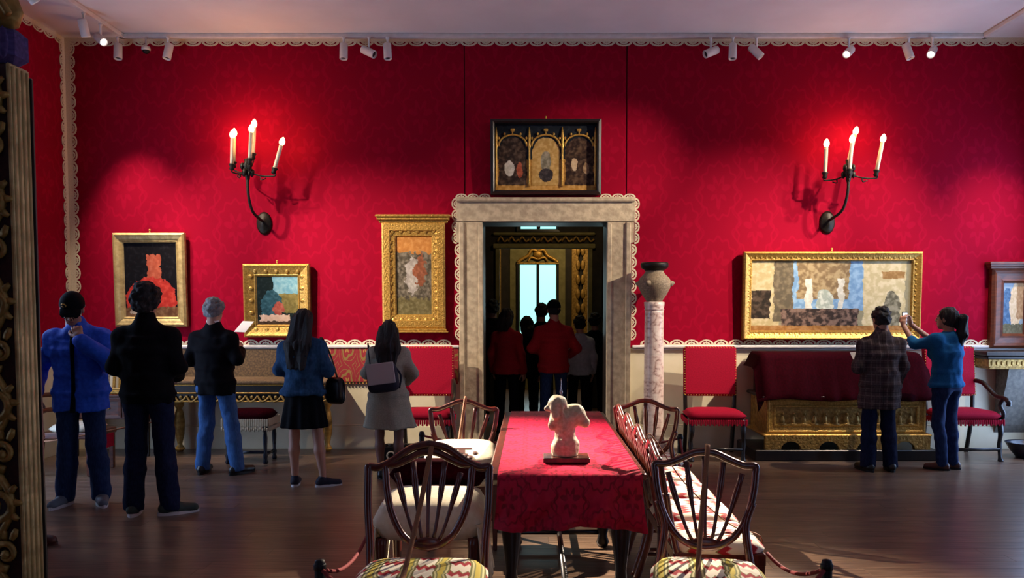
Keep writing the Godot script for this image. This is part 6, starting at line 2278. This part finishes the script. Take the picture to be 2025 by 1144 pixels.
	person({"label": "person in dark clothes between the two red tops", "at": Vector3(-0.08, 0, -11.1), "yaw": 10.0, "h": 1.56, "coarse": true, "fem": true, "group": g, "skin": S1,
		"top": {"kind": "sweater", "mat": M.black_wool, "hem": 0.84}, "bottom": {"kind": "trousers", "mat": M.black_cotton}, "shoes": {"kind": "low", "mat": M.black_leather, "sole": M.black_metal}, "hair": {"mat": M.black_hair, "mesh": long_hair(0.16, 0.05, false, 10)}})
	person({"label": "person whose dark head shows behind the capped visitor's shoulder", "at": Vector3(0.13, 0, -11.7), "yaw": 0.0, "h": 1.74, "coarse": true, "group": g, "skin": S1,
		"top": {"kind": "jacket", "mat": M.black_wool, "hem": 0.84}, "bottom": {"kind": "trousers", "mat": M.black_cotton}, "shoes": {"kind": "low", "mat": M.black_leather, "sole": M.black_metal}, "hair": {"mat": M.black_hair}})
	person({"label": "person in a pale top, right of the red sweater in the doorway", "at": Vector3(0.64, 0, -11.0), "yaw": 14.0, "h": 1.56, "coarse": true, "fem": true, "group": g, "skin": S1,
		"top": {"kind": "shirt", "mat": M.white_cotton, "hem": 0.86, "sleeve": 0.9}, "bottom": {"kind": "trousers", "mat": M.black_cotton}, "shoes": {"kind": "low", "mat": M.black_leather, "sole": M.black_metal}, "hair": {"mat": M.brown_hair}})
	person({"label": "person in black against the right door jamb", "at": Vector3(0.88, 0, -11.4), "yaw": -10.0, "h": 1.6, "coarse": true, "group": g, "skin": S2,
		"top": {"kind": "shirt", "mat": M.black_cotton, "hem": 0.84}, "bottom": {"kind": "trousers", "mat": M.black_cotton}, "shoes": {"kind": "low", "mat": M.black_leather, "sole": M.black_metal}, "hair": {"mat": M.black_hair}})
	person({"label": "tall person in the shade behind the left red top", "at": Vector3(-0.6, 0, -12.1), "yaw": 20.0, "h": 1.8, "coarse": true, "group": g, "skin": S2,
		"top": {"kind": "jacket", "mat": M.black_wool, "hem": 0.82}, "bottom": {"kind": "trousers", "mat": M.black_cotton}, "shoes": {"kind": "low", "mat": M.black_leather, "sole": M.black_metal}, "hair": {"mat": M.black_hair}})

func bag(at: Vector3) -> void:
	var t := thing("shoulder_bag", "black shoulder bag at the hip of the denim-jacketed person", "bag", at, -20.0)
	var st := mb()
	pillow(st, 0.2, 0.26, 0.1, Transform3D(Basis(Vector3.RIGHT, PI / 2), Vector3(0, 0.88, -0.04)), 12, 1.1, 4.0)
	commit("pouch", st, M.black_leather, t)
	st = mb()
	tube(st, curve([Vector3(-0.06, 0.98, 0.02), Vector3(-0.1, 1.2, 0.06), Vector3(-0.13, 1.34, 0.06), Vector3(-0.14, 1.37, 0.0), Vector3(-0.12, 1.2, -0.1), Vector3(0.04, 0.98, 0.02)], 5), 0.01, 6)
	commit("strap", st, M.black_leather, t)

func backpack(at: Vector3) -> void:
	var t := thing("backpack", "small navy backpack with a pale grey flap on the grey coat", "backpack", at, 4.0)
	t.rotation_degrees.z = 7.0
	var st := mb()
	pillow(st, 0.29, 0.28, 0.11, Transform3D(Basis(Vector3.RIGHT, PI / 2), Vector3(0, 0, -0.02)), 12, 1.05, 5.0)
	commit("pouch", st, M.navy_canvas, t)
	st = mb()
	box(st, Vector3(-0.005, 0.045, 0.096), Vector3(0.26, 0.2, 0.014), 0.006)
	commit("flap", st, M.grey_leather, t)
	for x in [-0.1, 0.1]:
		st = mb()
		tube(st, curve([Vector3(x, 0.14, 0.02), Vector3(x * 1.05, 0.27, -0.02), Vector3(x * 1.1, 0.33, -0.09), Vector3(x * 1.15, 0.3, -0.18)], 5), 0.014, 6, false, 0.4)
		commit("strap", st, M.navy_canvas, t)
	st = mb()
	tube(st, curve([Vector3(0.12, 0.1, 0.03), Vector3(0.17, 0.0, 0.0), Vector3(0.14, -0.12, 0.0)], 5), 0.01, 6)
	commit("side_strap", st, M.navy_canvas, t)
